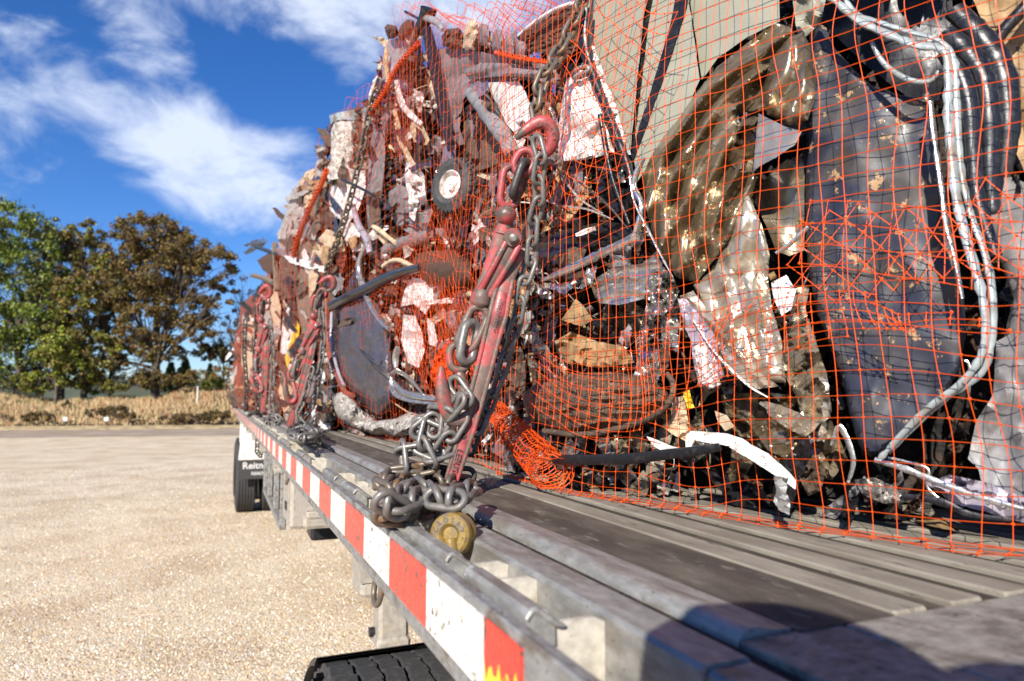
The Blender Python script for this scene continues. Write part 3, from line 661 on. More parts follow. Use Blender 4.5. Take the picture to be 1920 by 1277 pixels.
m.add(vs + vs2, fs + [tuple(q + n4 for q in reversed(f)) for f in fs] + [(i * 4, i * 4 + 4, n4 + i * 4 + 4, n4 + i * 4) for i in range(k)] + [(i * 4 + 3, n4 + i * 4 + 3, n4 + i * 4 + 7, i * 4 + 7) for i in range(k)] + [(0, n4, n4 + 1, 1), (1, n4 + 1, n4 + 2, 2), (2, n4 + 2, n4 + 3, 3)])
m.build('mud_guard', M['blackm'], TW)

# ---- round yellow chain hook standing in a stake pocket
c = onX(845, 1002, .232); YH = empty('chain_hook', (c.x, c.y, -.22), 'round yellow cast hook with raised letters standing in a side rail pocket', 'hook')
ax = Vector((-.62, -.78, .12)).normalized(); e1 = Vector((0, 0, 1)); e1 = (e1 - ax * e1.dot(ax)).normalized(); e2 = e1.cross(ax).normalized()
def disc(mb, c0, prof, n=40):
    vs = []; k = len(prof)
    for i in range(n):
        a = 2 * math.pi * i / n
        for h, r in prof: vs.append(c0 + ax * h + (e1 * math.cos(a) + e2 * math.sin(a)) * r)
    mb.add(vs, [(i * k + j, ((i + 1) % n) * k + j, ((i + 1) % n) * k + j + 1, i * k + j + 1) for i in range(n) for j in range(k - 1)])
m = MB(); disc(m, c, [(.001, 0), (.001, .008), (.0035, .0095), (.0055, .012), (.0055, .019), (.003, .0225), (-.003, .0235), (-.006, .0215), (-.009, .0215), (-.012, .0235), (-.018, .0235), (-.021, .020), (-.021, 0)]); yb_ = m.build('hook_body', M['yellowm'], YH, smooth=35)
m = MB(); m.tube([c - e1 * .004 + ax * .002, c - e1 * .03 + e2 * .004 + ax * .001, c - e1 * .055 + e2 * .006], [.010, .012, .012], 12, sq=.8); m.build('hook_shank', M['yellowm'], YH, smooth=60)
m = MB()
for i, ch in enumerate('CROSBY'):
    a = R(74 - i * 29); o = c + (e1 * math.cos(a) - e2 * math.sin(a)) * .0155 * -1 * 0 + (e1 * math.cos(a) + e2 * math.sin(-a)) * 0
    rad = e1 * math.cos(a) + e2 * -math.sin(a) * -1
    tan = (e2 * math.cos(a) * 1 - e1 * math.sin(a))
    # letters run clockwise as seen from the front
    rad = e1 * math.cos(a) - e2 * math.sin(a); tan = ax.cross(rad) * -1
    if tan.dot(Vector((1, -.6, 0))) < 0 and abs(a) < .8: pass
    text_mb(m, ch, lambda u, v, h, rad=rad, tan=tan: c + rad * (.0155 + v) + tan * u + ax * .0060, .0075)
m.build('hook_letters', M['inkd'], yb_)
# ================================================================== LOAD
# plan line of the load's near face (X, Y)
PLAN = [(1.25, .02), (.95, .15), (.82, .44), (.685, .70), (.565, 1.08), (.555, 1.35), (.60, 1.7), (.62, 2.1), (.60, 2.6), (.50, 3.1), (.44, 3.8), (.40, 5), (.34, 7), (.28, 9), (.17, 11.3), (.0, 11.8), (-.3, 12.0)]
def surf_t(v):
    """ray parameter where direction v meets the face of the load"""
    if v.y <= 1e-6: s = 1e6
    else: s = v.x / v.y
    for i in range(len(PLAN) - 1):
        (xa, ya), (xb, yb) = PLAN[i], PLAN[i + 1]
        if s >= xb / yb or i == len(PLAN) - 2:
            dx, dy = xb - xa, yb - ya
            den = v.x * dy - v.y * dx
            return (xa * dy - ya * dx) / den
    return 12
def S(x, y, off=0):
    v = ray(x, y); t = surf_t(v)
    off = off * min(2.2, max(1, t / 1.1))
    return v * (t - off)
def depth_at(x, y): return surf_t(ray(x, y))

def inside(p, poly):
    x, y = p; c = False; j = len(poly) - 1
    for i in range(len(poly)):
        xi, yi = poly[i]; xj, yj = poly[j]
        if (yi > y) != (yj > y) and x < (xj - xi) * (y - yi) / (yj - yi) + xi: c = not c
        j = i
    return c
def edge_dist(x, y, poly):
    best = 1e9
    for i in range(len(poly)):
        x0, y0 = poly[i - 1]; x1, y1 = poly[i]; dx, dy = x1 - x0, y1 - y0; q = dx * dx + dy * dy
        t = 0 if q == 0 else max(0, min(1, ((x - x0) * dx + (y - y0) * dy) / q)); best = min(best, math.hypot(x - x0 - t * dx, y - y0 - t * dy))
    return best
def n3(x, y, z): return noise.noise(Vector((x, y, z)))
def crumple(kind, x, y, size, ang, sd):
    """dented relief, about -1..1"""
    c, s = math.cos(ang), math.sin(ang); u = (x * c + y * s) / size; v = (-x * s + y * c) / size
    if kind == 'flat': return .7 * n3(u * .6, v * .6, sd) + .15 * n3(u * 3, v * 3, sd)
    if kind == 'fold':       # long creases running along v
        w = u + .55 * n3(u * .5, v * .35, sd); a = w - math.floor(w); tri = 1 - abs(2 * a - 1)
        amp = .6 + .8 * n3(w * .9, v * .22, sd + 4)
        return (tri * 1.6 - .8) * amp + .35 * n3(u * 2, v * .8, sd + 2)
    if kind == 'foil':
        d, p = noise.voronoi(Vector((u + .4 * n3(u * 2, v * 2, sd), v, sd)))
        a = p[0]; g = (math.sin(a.x * 12.9 + a.y * 78.2) * 1.0, math.sin(a.x * 39.3 + a.y * 11.1) * 1.0)
        return (u - a.x) * g[0] + (v - a.y) * g[1] + .5 * math.sin(a.x * 5.1 + a.y * 7.7) - .25 * d[0]
    if kind == 'dent':       # large sharp edged dents of car body sheet
        r = 1 - abs(n3(u * .8 + .4 * n3(u, v, sd + 3), v * .5, sd)) * 2.2; r2 = 1 - abs(n3(u * 1.9, v * 1.3, sd + 7)) * 2.2
        return r * .9 + r2 * .35 - .5
    return 0
SEED = [0]
OCC = []
def sheet_mb(mb, outline, off, kind='flat', amp=.01, size=60, ang=0, step=9, bulge=0, bsize=60, grad=(0, 0), jag=.6, th=.003, mi=0, sd=None, fn=None, clampdeck=True):
    SEED[0] += 1; sd = SEED[0] * 3.7 if sd is None else sd; rnd = random.Random(SEED[0])
    xs = [p[0] for p in outline]; ys = [p[1] for p in outline]; cx, cy = sum(xs) / len(xs), sum(ys) / len(ys)
    bd = []
    for i in range(len(outline)):
        a = outline[i]; b = outline[(i + 1) % len(outline)]; n = max(1, int(math.hypot(b[0] - a[0], b[1] - a[1]) / step))
        for j in range(n):
            t = j / n; q = (a[0] + (b[0] - a[0]) * t, a[1] + (b[1] - a[1]) * t)
            bd.append((q[0] + rnd.uniform(-jag, jag), q[1] + rnd.uniform(-jag, jag)))
    pts = list(bd); y = min(ys)
    while y < max(ys):
        x = min(xs)
        while x < max(xs):
            q = (x + rnd.uniform(-.3, .3) * step, y + rnd.uniform(-.3, .3) * step)
            if inside(q, bd) and edge_dist(q[0], q[1], bd) > step * .5: pts.append(q)
            x += step
        y += step * .87
    nb = len(bd)
    r = delaunay_2d_cdt([Vector(p) for p in pts], [(i, (i + 1) % nb) for i in range(nb)], [], 1, 1e-4)
    V2, F2 = r[0], r[2]
    V3 = []; B3 = []
    for p in V2:
        o = off + grad[0] * (p.x - cx) + grad[1] * (p.y - cy) + amp * crumple(kind, p.x, p.y, size, ang, sd)
        if bulge:
            e = min(1, edge_dist(p.x, p.y, outline) / bsize); o += bulge * math.sqrt(max(0, 1 - (1 - e) ** 2))
        if fn: o += fn(p.x, p.y)
        q = S(p.x, p.y, o)
        if clampdeck and q.z < DZ + .004: q.z = DZ + .004 + .0005 * (DZ + .004 - q.z)
        V3.append(q); B3.append(q + ray(p.x, p.y).normalized() * th)
    n = len(V3); ec = {}
    F2 = [tuple(f) for f in F2]
    for f in F2:
        for i in range(len(f)):
            a, b = f[i], f[(i + 1) % len(f)]
            if (b, a) in ec: del ec[(b, a)]
            else: ec[(a, b)] = 1
    mb.add(V3 + B3, F2 + [tuple(q + n for q in reversed(f)) for f in F2] + [(b, a, a + n, b + n) for a, b in ec], mi)
ITEM = []
def sheet(name, label, cat, outline, off, m, group=None, smooth=40, parent=None, **k):
    OCC.append((outline, off - k.get('amp', .01) * .9, min(p[0] for p in outline), max(p[0] for p in outline), min(p[1] for p in outline), max(p[1] for p in outline)))
    mb = MB(); sheet_mb(mb, outline, off, **k)
    o = mb.build(name, M[m] if isinstance(m, str) else m, parent, smooth=smooth)
    if parent is None: tag(o, label, cat, group)
    elif label: o['label'] = label
    return o
def rod_pts(pts, off, n=5):
    P = catmull([Vector((p[0], p[1], (p[2] if len(p) > 2 else off))) for p in pts], n)
    return [S(p.x, p.y, p.z) for p in P]
def rod(name, label, cat, pts, r, off, m, n=5, sq=1, group=None, parent=None, sides=10, dent=0, smooth=50):
    """bar or tube along pts; r in photo pixels at the depth it stands"""
    P = rod_pts(pts, off, n); d = depth_at(pts[0][0], pts[0][1])
    rr = [q / F * p.dot(fwd) for q, p in zip(lerp_list(r if isinstance(r, (list, tuple)) else [r, r], len(P)), P)]
    if dent: rr = [q * (1 + dent * noise.noise(Vector((i * .9, pts[0][0], 0)))) for i, q in enumerate(rr)]
    mb = MB(); mb.tube(P, rr, sides, sq=sq, upv=fwd)
    o = mb.build(name, M[m] if isinstance(m, str) else m, parent, smooth=smooth)
    if parent is None: tag(o, label, cat, group)
    elif label: o['label'] = label
    return o
def ribbon(pts, w):
    """outline of a band of width w (px, may vary) round a centre line"""
    P = catmull([Vector((p[0], p[1], 0)) for p in pts], 4); ws = lerp_list(w if isinstance(w, (list, tuple)) else [w, w], len(P)); Lf = []; Rt = []
    for i, p in enumerate(P):
        t = (P[min(i + 1, len(P) - 1)] - P[max(i - 1, 0)]).normalized(); nn = Vector((-t.y, t.x, 0)); Lf.append(p + nn * ws[i] / 2); Rt.append(p - nn * ws[i] / 2)
    return [(p.x, p.y) for p in Lf] + [(p.x, p.y) for p in reversed(Rt)]

def top_y(x):
    T = [(430, 660), (445, 590), (470, 560), (500, 490), (520, 445), (545, 365), (575, 320), (600, 260), (640, 215), (690, 190), (705, 140), (725, 75), (770, 60), (830, 90), (900, 70), (1000, 70), (1060, 40), (1100, -10), (1120, -160), (1200, -420)]
    for a, b in zip(T, T[1:]):
        if x <= b[0]: return a[1] + (b[1] - a[1]) * (x - a[0]) / (b[0] - a[0])
    return -60 if x < 1120 else -420
def base_y(x):
    v = ray(x, 900); t = surf_t(v); p = Vector((v.x, v.y, 0)) * t
    q = Vector((p.x, p.y, DZ)); return 638.5 - q.dot(up) / q.dot(fwd) * F
# ---- cores of the three bales (dark crushed interior, full width of the trailer)
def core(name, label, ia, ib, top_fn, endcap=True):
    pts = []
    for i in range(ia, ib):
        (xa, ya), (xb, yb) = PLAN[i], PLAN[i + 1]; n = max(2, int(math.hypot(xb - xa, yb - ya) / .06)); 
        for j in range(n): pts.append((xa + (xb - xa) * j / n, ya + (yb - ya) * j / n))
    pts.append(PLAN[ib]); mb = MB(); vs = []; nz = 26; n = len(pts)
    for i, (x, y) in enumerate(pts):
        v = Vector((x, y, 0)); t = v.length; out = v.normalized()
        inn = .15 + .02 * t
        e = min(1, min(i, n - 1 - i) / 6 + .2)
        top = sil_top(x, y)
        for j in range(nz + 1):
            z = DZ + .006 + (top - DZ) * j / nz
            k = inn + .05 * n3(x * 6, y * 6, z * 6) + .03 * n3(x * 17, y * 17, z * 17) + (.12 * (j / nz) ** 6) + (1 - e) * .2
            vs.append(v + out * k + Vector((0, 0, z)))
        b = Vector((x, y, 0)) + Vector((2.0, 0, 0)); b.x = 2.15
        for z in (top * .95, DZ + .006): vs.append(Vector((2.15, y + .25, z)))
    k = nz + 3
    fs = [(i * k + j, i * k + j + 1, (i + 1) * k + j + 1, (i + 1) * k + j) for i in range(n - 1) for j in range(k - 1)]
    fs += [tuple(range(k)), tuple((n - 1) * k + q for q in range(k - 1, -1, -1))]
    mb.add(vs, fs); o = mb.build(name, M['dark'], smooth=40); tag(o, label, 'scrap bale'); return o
def proj(p): return (960 + F * p.dot(right) / p.dot(fwd), 638.5 - F * p.dot(up) / p.dot(fwd))
def sil_top(x, y):
    px = proj(Vector((x, y, .5)))[0]; px = max(430, min(2100, px)); yy = top_y(px) + 22
    v = ray(px, yy); return min(2.3, (v * surf_t(v)).z)
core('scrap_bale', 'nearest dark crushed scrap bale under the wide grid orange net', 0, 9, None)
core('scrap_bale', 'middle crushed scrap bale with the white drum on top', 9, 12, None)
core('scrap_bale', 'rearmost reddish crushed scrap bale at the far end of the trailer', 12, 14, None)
# ---- traced pieces of scrap, right to left
sheet('body_panel', 'big dark blue car body panel splashed with dried mud', 'car panel', [(1516, 120), (1522, 80), (1535, 45), (1548, 50), (1565, 90), (1600, 130), (1640, 165), (1690, 178), (1742, 188), (1757, 220), (1765, 300), (1772, 380), (1790, 460), (1806, 540), (1812, 620), (1800, 690), (1770, 745), (1715, 800), (1660, 842), (1632, 858), (1612, 838), (1594, 780), (1575, 700), (1552, 640), (1530, 580), (1514, 500), (1510, 380), (1512, 250)],
      .015, 'blue', kind='flat', amp=.010, size=150, ang=.2, step=8, bulge=.010, bsize=10, th=.004, fn=lambda x, y: .006 * crumple('dent', x, y, 110, .3, 3))
sheet('body_panel', 'navy panel above the muddy blue panel, coloured black for shade', 'car panel', [(1500, -60), (1780, -60), (1790, 60), (1760, 190), (1700, 180), (1620, 120), (1560, 60), (1520, 90)], -.09, 'blackm', kind='dent', amp=.012, size=120, step=12)  # black material puts the shade on this panel into its colour
tr = empty('window_frame', S(1800, 760, .05) , 'bent pale grey blue window frame curling round the blue panel', 'window frame')
rod('frame_bar', None, None, [(1500, -60), (1560, -5), (1610, 38), (1660, 62), (1720, 85), (1770, 95), (1778, 140), (1778, 210), (1785, 300), (1795, 380), (1815, 460), (1838, 540), (1848, 610), (1838, 670), (1800, 720), (1740, 765), (1690, 815), (1650, 860)], [8, 8, 9, 9, 8, 9, 9, 9, 8, 7, 7, 6, 5], .075, 'trim', parent=tr, dent=.6, sq=.6)
rod('frame_seal', None, None, [(1560, -50), (1600, 20), (1650, 42), (1700, 58), (1765, 78), (1790, 120), (1795, 220), (1803, 320), (1820, 400), (1848, 480), (1862, 560), (1860, 640), (1840, 700), (1770, 750), (1715, 800), (1665, 850)], [5, 5, 6, 5, 7, 6, 6, 7, 6, 6, 5, 4], .066, 'trim', parent=tr, dent=.6, sq=.6)
rod('inner_seal', 'curved grey inner seal', None, [(1635, 80), (1650, 110), (1675, 135), (1710, 152), (1745, 152), (1762, 130)], [4, 5, 6, 5, 4], .062, 'trim', parent=tr)
rod('chrome_strip', None, None, [(1745, 190), (1752, 260), (1765, 340), (1775, 420), (1790, 480), (1805, 560)], [5, 6, 7, 5, 3], .062, 'silver', parent=tr, dent=.6, sq=.6)
for i, (pts, w, lab) in enumerate((
    ([(1790, 20), (1830, 60), (1868, 110), (1886, 170), (1890, 250), (1880, 330)], [30, 34, 36, 34, 30, 20], 'outermost black rubber fold right of the pale window frame'),
    ([(1775, 60), (1815, 100), (1845, 150), (1856, 230), (1856, 320), (1862, 400)], [24, 32, 30, 28, 24, 20], 'middle black rubber fold right of the pale window frame'),
    ([(1768, 100), (1800, 140), (1818, 200), (1824, 290), (1835, 380), (1868, 480)], [18, 26, 26, 22, 20, 16], 'innermost black rubber fold beside the pale window frame'))):
    P = rod_pts(pts, .035 + .012 * i, 6); mb = MB(); mb.tube(P, [q / F * .8 * .62 * (1 + .25 * n3(j * .7, i, 2)) for j, q in enumerate(lerp_list(w, len(P)))], 12, sq=.8, upv=fwd)
    tag(mb.build('rubber_trim', M['black'], smooth=60), lab, 'rubber trim')
sheet('cardboard_sheet', 'tan muddy board sheet in the top right corner', 'board', [(1800, -60), (1990, -60), (2000, 330), (1925, 330), (1888, 250), (1884, 130), (1850, 60)], -.03, 'tan', kind='dent', amp=.015, size=90, step=12)
rod('bent_bar', 'dark bar crossing the tan board in the top right corner', 'bar', [(1845, 120), (1880, 60), (1925, 10), (1960, -40)], [10, 12, 12], .01, 'black')
sheet('plastic_sheet', 'grey plastic panel behind the net at the right edge', 'panel', [(1828, 310), (1860, 318), (1930, 345), (2010, 360), (2010, 830), (1905, 830), (1878, 760), (1880, 640), (1900, 560), (1870, 480), (1838, 420)], -.01, 'grey', kind='dent', amp=.010, size=150, step=11, bulge=.01)
sheet('perforated_bracket', 'torn grey bracket with holes below the grey plastic panel', 'bracket', [(1868, 640), (1905, 620), (2010, 640), (2010, 960), (1850, 960), (1835, 880), (1815, 860), (1830, 790), (1862, 740)], .012, 'grey', kind='dent', amp=.012, size=70, step=10)
sheet('torn_foil_flap', 'lilac silver film sheet on the deck at the lower right', 'film', [(1735, 905), (1780, 890), (1850, 905), (1900, 925), (1990, 955), (1990, 1000), (1900, 975), (1850, 960), (1790, 945)], .03, 'lilac', kind='foil', amp=.012, size=40, step=7)
for pts, r, mt, lab in (([(1640, 862), (1700, 880), (1760, 905), (1830, 930), (1920, 955)], [5, 6, 7, 6, 5], 'silver', 'crumpled silver bar running low to the lower right corner'),
    ([(1560, 835), (1575, 800), (1600, 860), (1590, 905)], [4, 6, 5, 3], 'silver', 'small silver strip standing left below the blue panel'),
    ([(1665, 858), (1700, 866), (1740, 880), (1738, 912), (1760, 935)], 2.5, 'silver', 'thin silver wire hooked under the blue panel'),
    ([(1690, 930), (1760, 940), (1820, 965), (1900, 975)], [5, 8, 6, 4], 'blackm', 'dark flattened strip lying low near the lilac film'),
    ([(1455, 475), (1478, 460), (1500, 440), (1516, 425)], [3, 5, 5, 3], 'silver', 'short bright metal strip left of the blue panel'),
    ([(1425, 755), (1460, 775), (1500, 800), (1540, 812)], [3, 6, 7, 3], 'bronzel', 'bronze sliver low under the bright bronze sheet')):
    rod('metal_strip', lab, 'strip', pts, r, .05, mt, sq=.45, dent=.35)
# olive panels and black gaps
sheet('sheet_panel', 'left olive grey sheet metal wedge with a torn white edge', 'panel', [(1092, 30), (1112, -60), (1222, -60), (1206, 40), (1192, 180), (1182, 285), (1168, 265), (1140, 190), (1110, 110)], .03, 'olive', kind='flat', amp=.006, size=200, step=14, grad=(.0002, 0))
sheet('sheet_panel', 'middle narrow olive sheet metal wedge between two black straps', 'panel', [(1232, -60), (1290, -60), (1262, 40), (1225, 170), (1190, 288), (1184, 285), (1200, 180), (1214, 60)], .026, 'olive', kind='flat', amp=.004, size=200, step=14)
sheet('sheet_panel', 'right olive sheet metal wedge behind the bronze fender', 'panel', [(1290, -10), (1300, 60), (1312, 150), (1290, 200), (1235, 280), (1196, 340), (1188, 296), (1214, 230), (1255, 110)], .03, 'olive', kind='flat', amp=.004, size=200, step=14)
sheet('sheet_panel', 'broad olive panel at the top with brown dirt, above the bronze fender', 'panel', [(1285, -60), (1460, -60), (1462, 40), (1400, 70), (1345, 110), (1316, 150), (1303, 60)], .01, 'olive', kind='flat', amp=.008, size=150, step=14)
sheet('strap', 'left black strap between the olive wedges', 'strap', [(1208, -60), (1232, -60), (1214, 60), (1200, 180), (1186, 292), (1178, 290), (1188, 180), (1200, 60)], .028, 'black', kind='flat', amp=.002, size=60, step=10)
sheet('strap', 'right black strap between the olive wedges', 'strap', [(1276, -60), (1298, -60), (1288, 10), (1256, 110), (1214, 230), (1188, 300), (1180, 296), (1220, 170), (1256, 50)], .034, 'blackm', kind='flat', amp=.002, size=60, step=10)
sheet('torn_edge_film', 'strip of torn lilac white film along the left olive wedge', 'film', ribbon([(1095, 40), (1115, 110), (1140, 180), (1165, 250), (1182, 290)], [6, 14, 16, 12, 5]), .042, 'white', kind='foil', amp=.006, size=14, step=5, jag=2)
sheet('car_roof_corner', 'olive car body corner with a rounded bright dent at the top', 'car panel', [(1480, -60), (1560, -60), (1540, 40), (1500, 80), (1492, 50)], .0, 'olive', kind='dent', amp=.02, size=40, step=7)
# bronze fender
def ridge_fn(x, y):
    a = math.hypot(x - 1640, y - 470); return .012 * math.sin(a / 5.2 + 1.8 * n3(x * .012, y * .012, 3)) * max(0, min(1, (a - 230) / 60)) 
sheet('bronze_fender', 'large crumpled bronze car fender with long parallel creases', 'fender', [(1204, 330), (1222, 290), (1258, 235), (1300, 180), (1345, 125), (1395, 85), (1455, 42), (1480, 50), (1500, 80), (1520, 110), (1522, 180), (1508, 220), (1500, 240), (1430, 206), (1385, 210), (1376, 260), (1396, 305), (1420, 330), (1410, 370), (1390, 420), (1345, 480), (1306, 530), (1268, 520), (1240, 480), (1222, 430), (1208, 380)],
      .05, 'bronze', kind='fold', amp=.026, size=50, ang=.62, step=4.5, bulge=.010, bsize=14, fn=lambda x, y: ridge_fn(x, y) + .012 * crumple('dent', x, y, 95, .9, 31), smooth=70)
sheet('fender_flap', 'dark bronze drooping flap at the top right of the fender', 'flap', [(1425, 190), (1445, 110), (1480, 70), (1505, 60), (1528, 100), (1530, 180), (1515, 225), (1480, 235), (1440, 215)], .075, 'bronze', kind='fold', amp=.016, size=36, ang=.2, step=6, bulge=.02, bsize=25, smooth=60)
sheet('bronze_leaf', 'pale pointed bronze leaf of metal sticking out of the fender', 'scrap piece', [(1422, 212), (1440, 222), (1475, 238), (1503, 247), (1492, 270), (1455, 295), (1424, 312), (1412, 322), (1416, 270)], .085, 'bronzel', kind='flat', amp=.006, size=60, step=6, smooth=60)
sheet('bent_body_sheet', 'bronze crumpled pocket left of the pale metal leaf', 'scrap piece', [(1362, 250), (1395, 225), (1422, 214), (1415, 268), (1410, 324), (1385, 322), (1362, 300)], .07, 'bronze', kind='foil', amp=.02, size=34, step=6, smooth=60)
sheet('body_panel', 'brown shaded bronze panel between the fender and the blue panel', 'car panel', [(1425, 345), (1460, 310), (1500, 290), (1508, 300), (1508, 470), (1480, 480), (1455, 470), (1440, 430), (1415, 380)], .005, 'bronze', kind='dent', amp=.012, size=80, step=9)
sheet('bronze_door_skin', 'bright bronze door skin hanging below the crumpled fender', 'car panel', [(1396, 352), (1408, 375), (1428, 420), (1443, 475), (1440, 520), (1448, 580), (1466, 640), (1474, 718), (1440, 716), (1405, 690), (1360, 640), (1320, 580), (1300, 535), (1330, 510), (1370, 440)], .052, 'bronzel', kind='fold', amp=.014, size=48, ang=-.25, step=5, bulge=.012, bsize=14, fn=lambda x, y: .010 * crumple('dent', x, y, 50, 0, 8), smooth=50)
sheet('crushed_strip_sheet', 'folded bronze strips fanning down from the foil wad', 'scrap piece', [(1275, 555), (1300, 545), (1340, 600), (1390, 660), (1430, 700), (1460, 724), (1420, 730), (1370, 700), (1320, 650), (1290, 600)], .07, 'bronzel', kind='fold', amp=.010, size=26, ang=-.75 + math.pi / 2 * 0, step=6)
sheet('crumpled_film', 'pale lilac crumpled sheet hanging right of the foil wad', 'film', [(1270, 560), (1286, 560), (1312, 590), (1338, 625), (1346, 660), (1358, 705), (1340, 722), (1312, 726), (1300, 680), (1296, 640), (1282, 610)], .078, 'lilac', kind='fold', amp=.012, size=20, ang=-.3, step=5)
sheet('printed_label_scrap', 'small white printed scrap between the bright door skin and the blue panel', 'scrap piece', [(1446, 530), (1475, 516), (1492, 545), (1484, 580), (1466, 592), (1452, 565)], .068, 'white', kind='flat', amp=.004, size=20, step=5)
sheet('torn_metal_bundle', 'tall bundle of torn bronze metal left of the blue panel', 'scrap piece', [(1490, 540), (1518, 535), (1510, 580), (1530, 640), (1550, 700), (1560, 770), (1545, 830), (1510, 800), (1490, 740), (1470, 700), (1470, 640), (1482, 590)], .03, 'bronzel', kind='foil', amp=.022, size=30, step=6)
sheet('torn_metal_bundle', 'dark glossy crumpled scrap low under the bright door skin', 'scrap piece', [(1350, 740), (1420, 735), (1480, 740), (1560, 790), (1590, 860), (1560, 900), (1480, 880), (1420, 850), (1370, 800)], .0, 'bronze', kind='foil', amp=.03, size=34, step=7)
# centre
sheet('foil_wad', 'crumpled silver foil wad in the middle of the load', 'foil', [(1208, 540), (1222, 505), (1245, 500), (1262, 520), (1274, 545), (1262, 575), (1240, 595), (1222, 605), (1205, 600), (1212, 570)], .075, 'foil', kind='foil', amp=.02, size=15, step=4)
sheet('foil_tail', 'lower strip of silver foil trailing under the foil wad', 'foil', [(1205, 600), (1222, 602), (1210, 640), (1196, 665), (1192, 640)], .07, 'foil', kind='foil', amp=.012, size=12, step=4)
sheet('crushed_tray', 'crushed ribbed silver tray left of the foil wad', 'tray', [(1120, 520), (1150, 502), (1205, 494), (1232, 470), (1242, 500), (1214, 530), (1208, 560), (1160, 572), (1122, 568), (1118, 545)], .055, 'silver', kind='fold', amp=.012, size=26, ang=1.45, step=5)
rod('flattened_tube', 'long flattened bluish metal tube left of the bronze fender', 'tube', [(1015, 526), (1050, 512), (1090, 494), (1130, 474), (1165, 458), (1196, 442)], [3, 7, 8, 9, 9, 10], .075, 'silver', sq=.5, dent=.35)
rod('twisted_pipe', 'twisted silver pipe bending up beside the fender', 'pipe', [(1190, 445), (1200, 410), (1202, 380), (1188, 350), (1195, 320), (1208, 295)], [7, 7, 6, 7, 6, 4], .07, 'foil', sq=.6, dent=.4)
sheet('torn_foil', 'jagged torn foil scrap under the flattened tube', 'foil', [(1018, 530), (1050, 534), (1060, 528), (1085, 540), (1100, 505), (1120, 498), (1112, 530), (1092, 542), (1070, 540), (1058, 555), (1044, 545), (1020, 540)], .07, 'foil', kind='foil', amp=.010, size=12, step=4)
sheet('mud_coated_roll', 'big muddy flattened roll of carpet near the deck in the middle', 'carpet', [(978, 740), (1010, 715), (1070, 700), (1150, 696), (1215, 705), (1252, 735), (1262, 760), (1235, 785), (1180, 805), (1110, 815), (1050, 818), (1015, 800), (988, 775)], .02, 'brown', kind='fold', amp=.012, size=16, ang=1.5, step=6, bulge=.07, bsize=50, smooth=60)
rod('carpet_rim', 'brown tube edge along the underside of the muddy roll', 'tube', [(1020, 808), (1090, 815), (1160, 803), (1220, 782), (1256, 752), (1262, 720), (1250, 700)], [5, 6, 6, 6, 5], .095, 'brown')
sheet('board_scrap', 'tan brown board fragments above the muddy roll', 'board', [(1040, 640), (1070, 622), (1120, 640), (1170, 650), (1190, 680), (1120, 690), (1060, 680)], .05, 'tan', kind='foil', amp=.014, size=26, step=6)
sheet('plywood_piece', 'tan triangular board piece below the crushed tray', 'board', [(1052, 600), (1080, 560), (1095, 575), (1112, 600), (1090, 612)], .04, 'tan', kind='flat', amp=.006, size=30, step=6)
sheet('torn_paper', 'tan torn paper bag piece above the white bent strip', 'paper', [(1262, 745), (1284, 742), (1290, 790), (1310, 810), (1300, 835), (1262, 815), (1240, 800), (1258, 785)], .055, 'paper', kind='foil', amp=.012, size=20, step=5)
sheet('yellow_scrap', 'tiny yellow scrap stuck above the torn paper bag', 'scrap piece', [(1280, 735), (1292, 730), (1296, 745), (1302, 765), (1290, 768), (1284, 750)], .07, 'yellow', kind='foil', amp=.006, size=8, step=4)
ws = empty('bent_strip', S(1400, 900, .08), 'white painted bent metal strip lying on the deck edge of the load', 'strip')
sheet('strip_end', None, None, [(1212, 818), (1226, 822), (1262, 838), (1285, 842), (1286, 852), (1250, 850), (1225, 836)], .09, 'white', kind='flat', amp=.004, size=40, step=6, parent=ws)
sheet('strip_middle', None, None, [(1284, 850), (1287, 815), (1296, 808), (1360, 812), (1392, 822), (1418, 842), (1380, 838), (1300, 826), (1294, 850)], .095, 'white', kind='flat', amp=.006, size=40, step=6, parent=ws)
sheet('strip_front', None, None, [(1366, 838), (1392, 826), (1440, 850), (1478, 884), (1492, 900), (1492, 918), (1460, 896), (1420, 870)], .11, 'white', kind='flat', amp=.004, size=40, step=6, parent=ws)
sheet('torn_tip', 'grey torn hanging tip', None, [(1450, 892), (1478, 896), (1474, 925), (1482, 940), (1480, 966), (1462, 958), (1450, 940), (1456, 920)], .125, 'alu', kind='foil', amp=.006, size=16, step=4, parent=ws, clampdeck=True)
rod('flat_bar', 'long flat black bar lying across the foot of the load', 'bar', [(1038, 862), (1100, 862), (1180, 860), (1250, 852), (1310, 845), (1350, 838)], [10, 11, 11, 10, 8], .10, 'blackm', sq=.35)
# upper middle
sheet('white_panel_scrap', 'tall crumpled white sheet with dirty streaks between the hook and the olive wedges', 'panel', [(1052, 200), (1062, 150), (1085, 130), (1105, 135), (1118, 165), (1138, 230), (1152, 285), (1100, 300), (1048, 302), (1046, 250)], .03, 'white', kind='dent', amp=.016, size=40, ang=.2, step=6, bulge=.015, bsize=20)
rod('wire_loop', 'small pale folded loop on top of the tall crumpled white sheet', 'loop', [(1072, 142), (1082, 130), (1100, 125), (1103, 133), (1086, 140), (1074, 146)], 4, .06, 'alu')
rod('window_pillar', 'long black glossy pillar leaning from the top beside the left olive wedge', 'pillar', [(1100, 20), (1098, 80), (1112, 140), (1135, 200), (1158, 260), (1180, 320), (1190, 380)], [12, 13, 10, 9, 9, 8, 5], .045, 'black', dent=.2)
rod('window_pillar', 'thin white edged black strip below the tall crumpled white sheet', 'strip', [(1125, 215), (1138, 290), (1150, 340), (1168, 390), (1180, 420)], [5, 5, 4, 4, 3], .06, 'black', dent=.3)
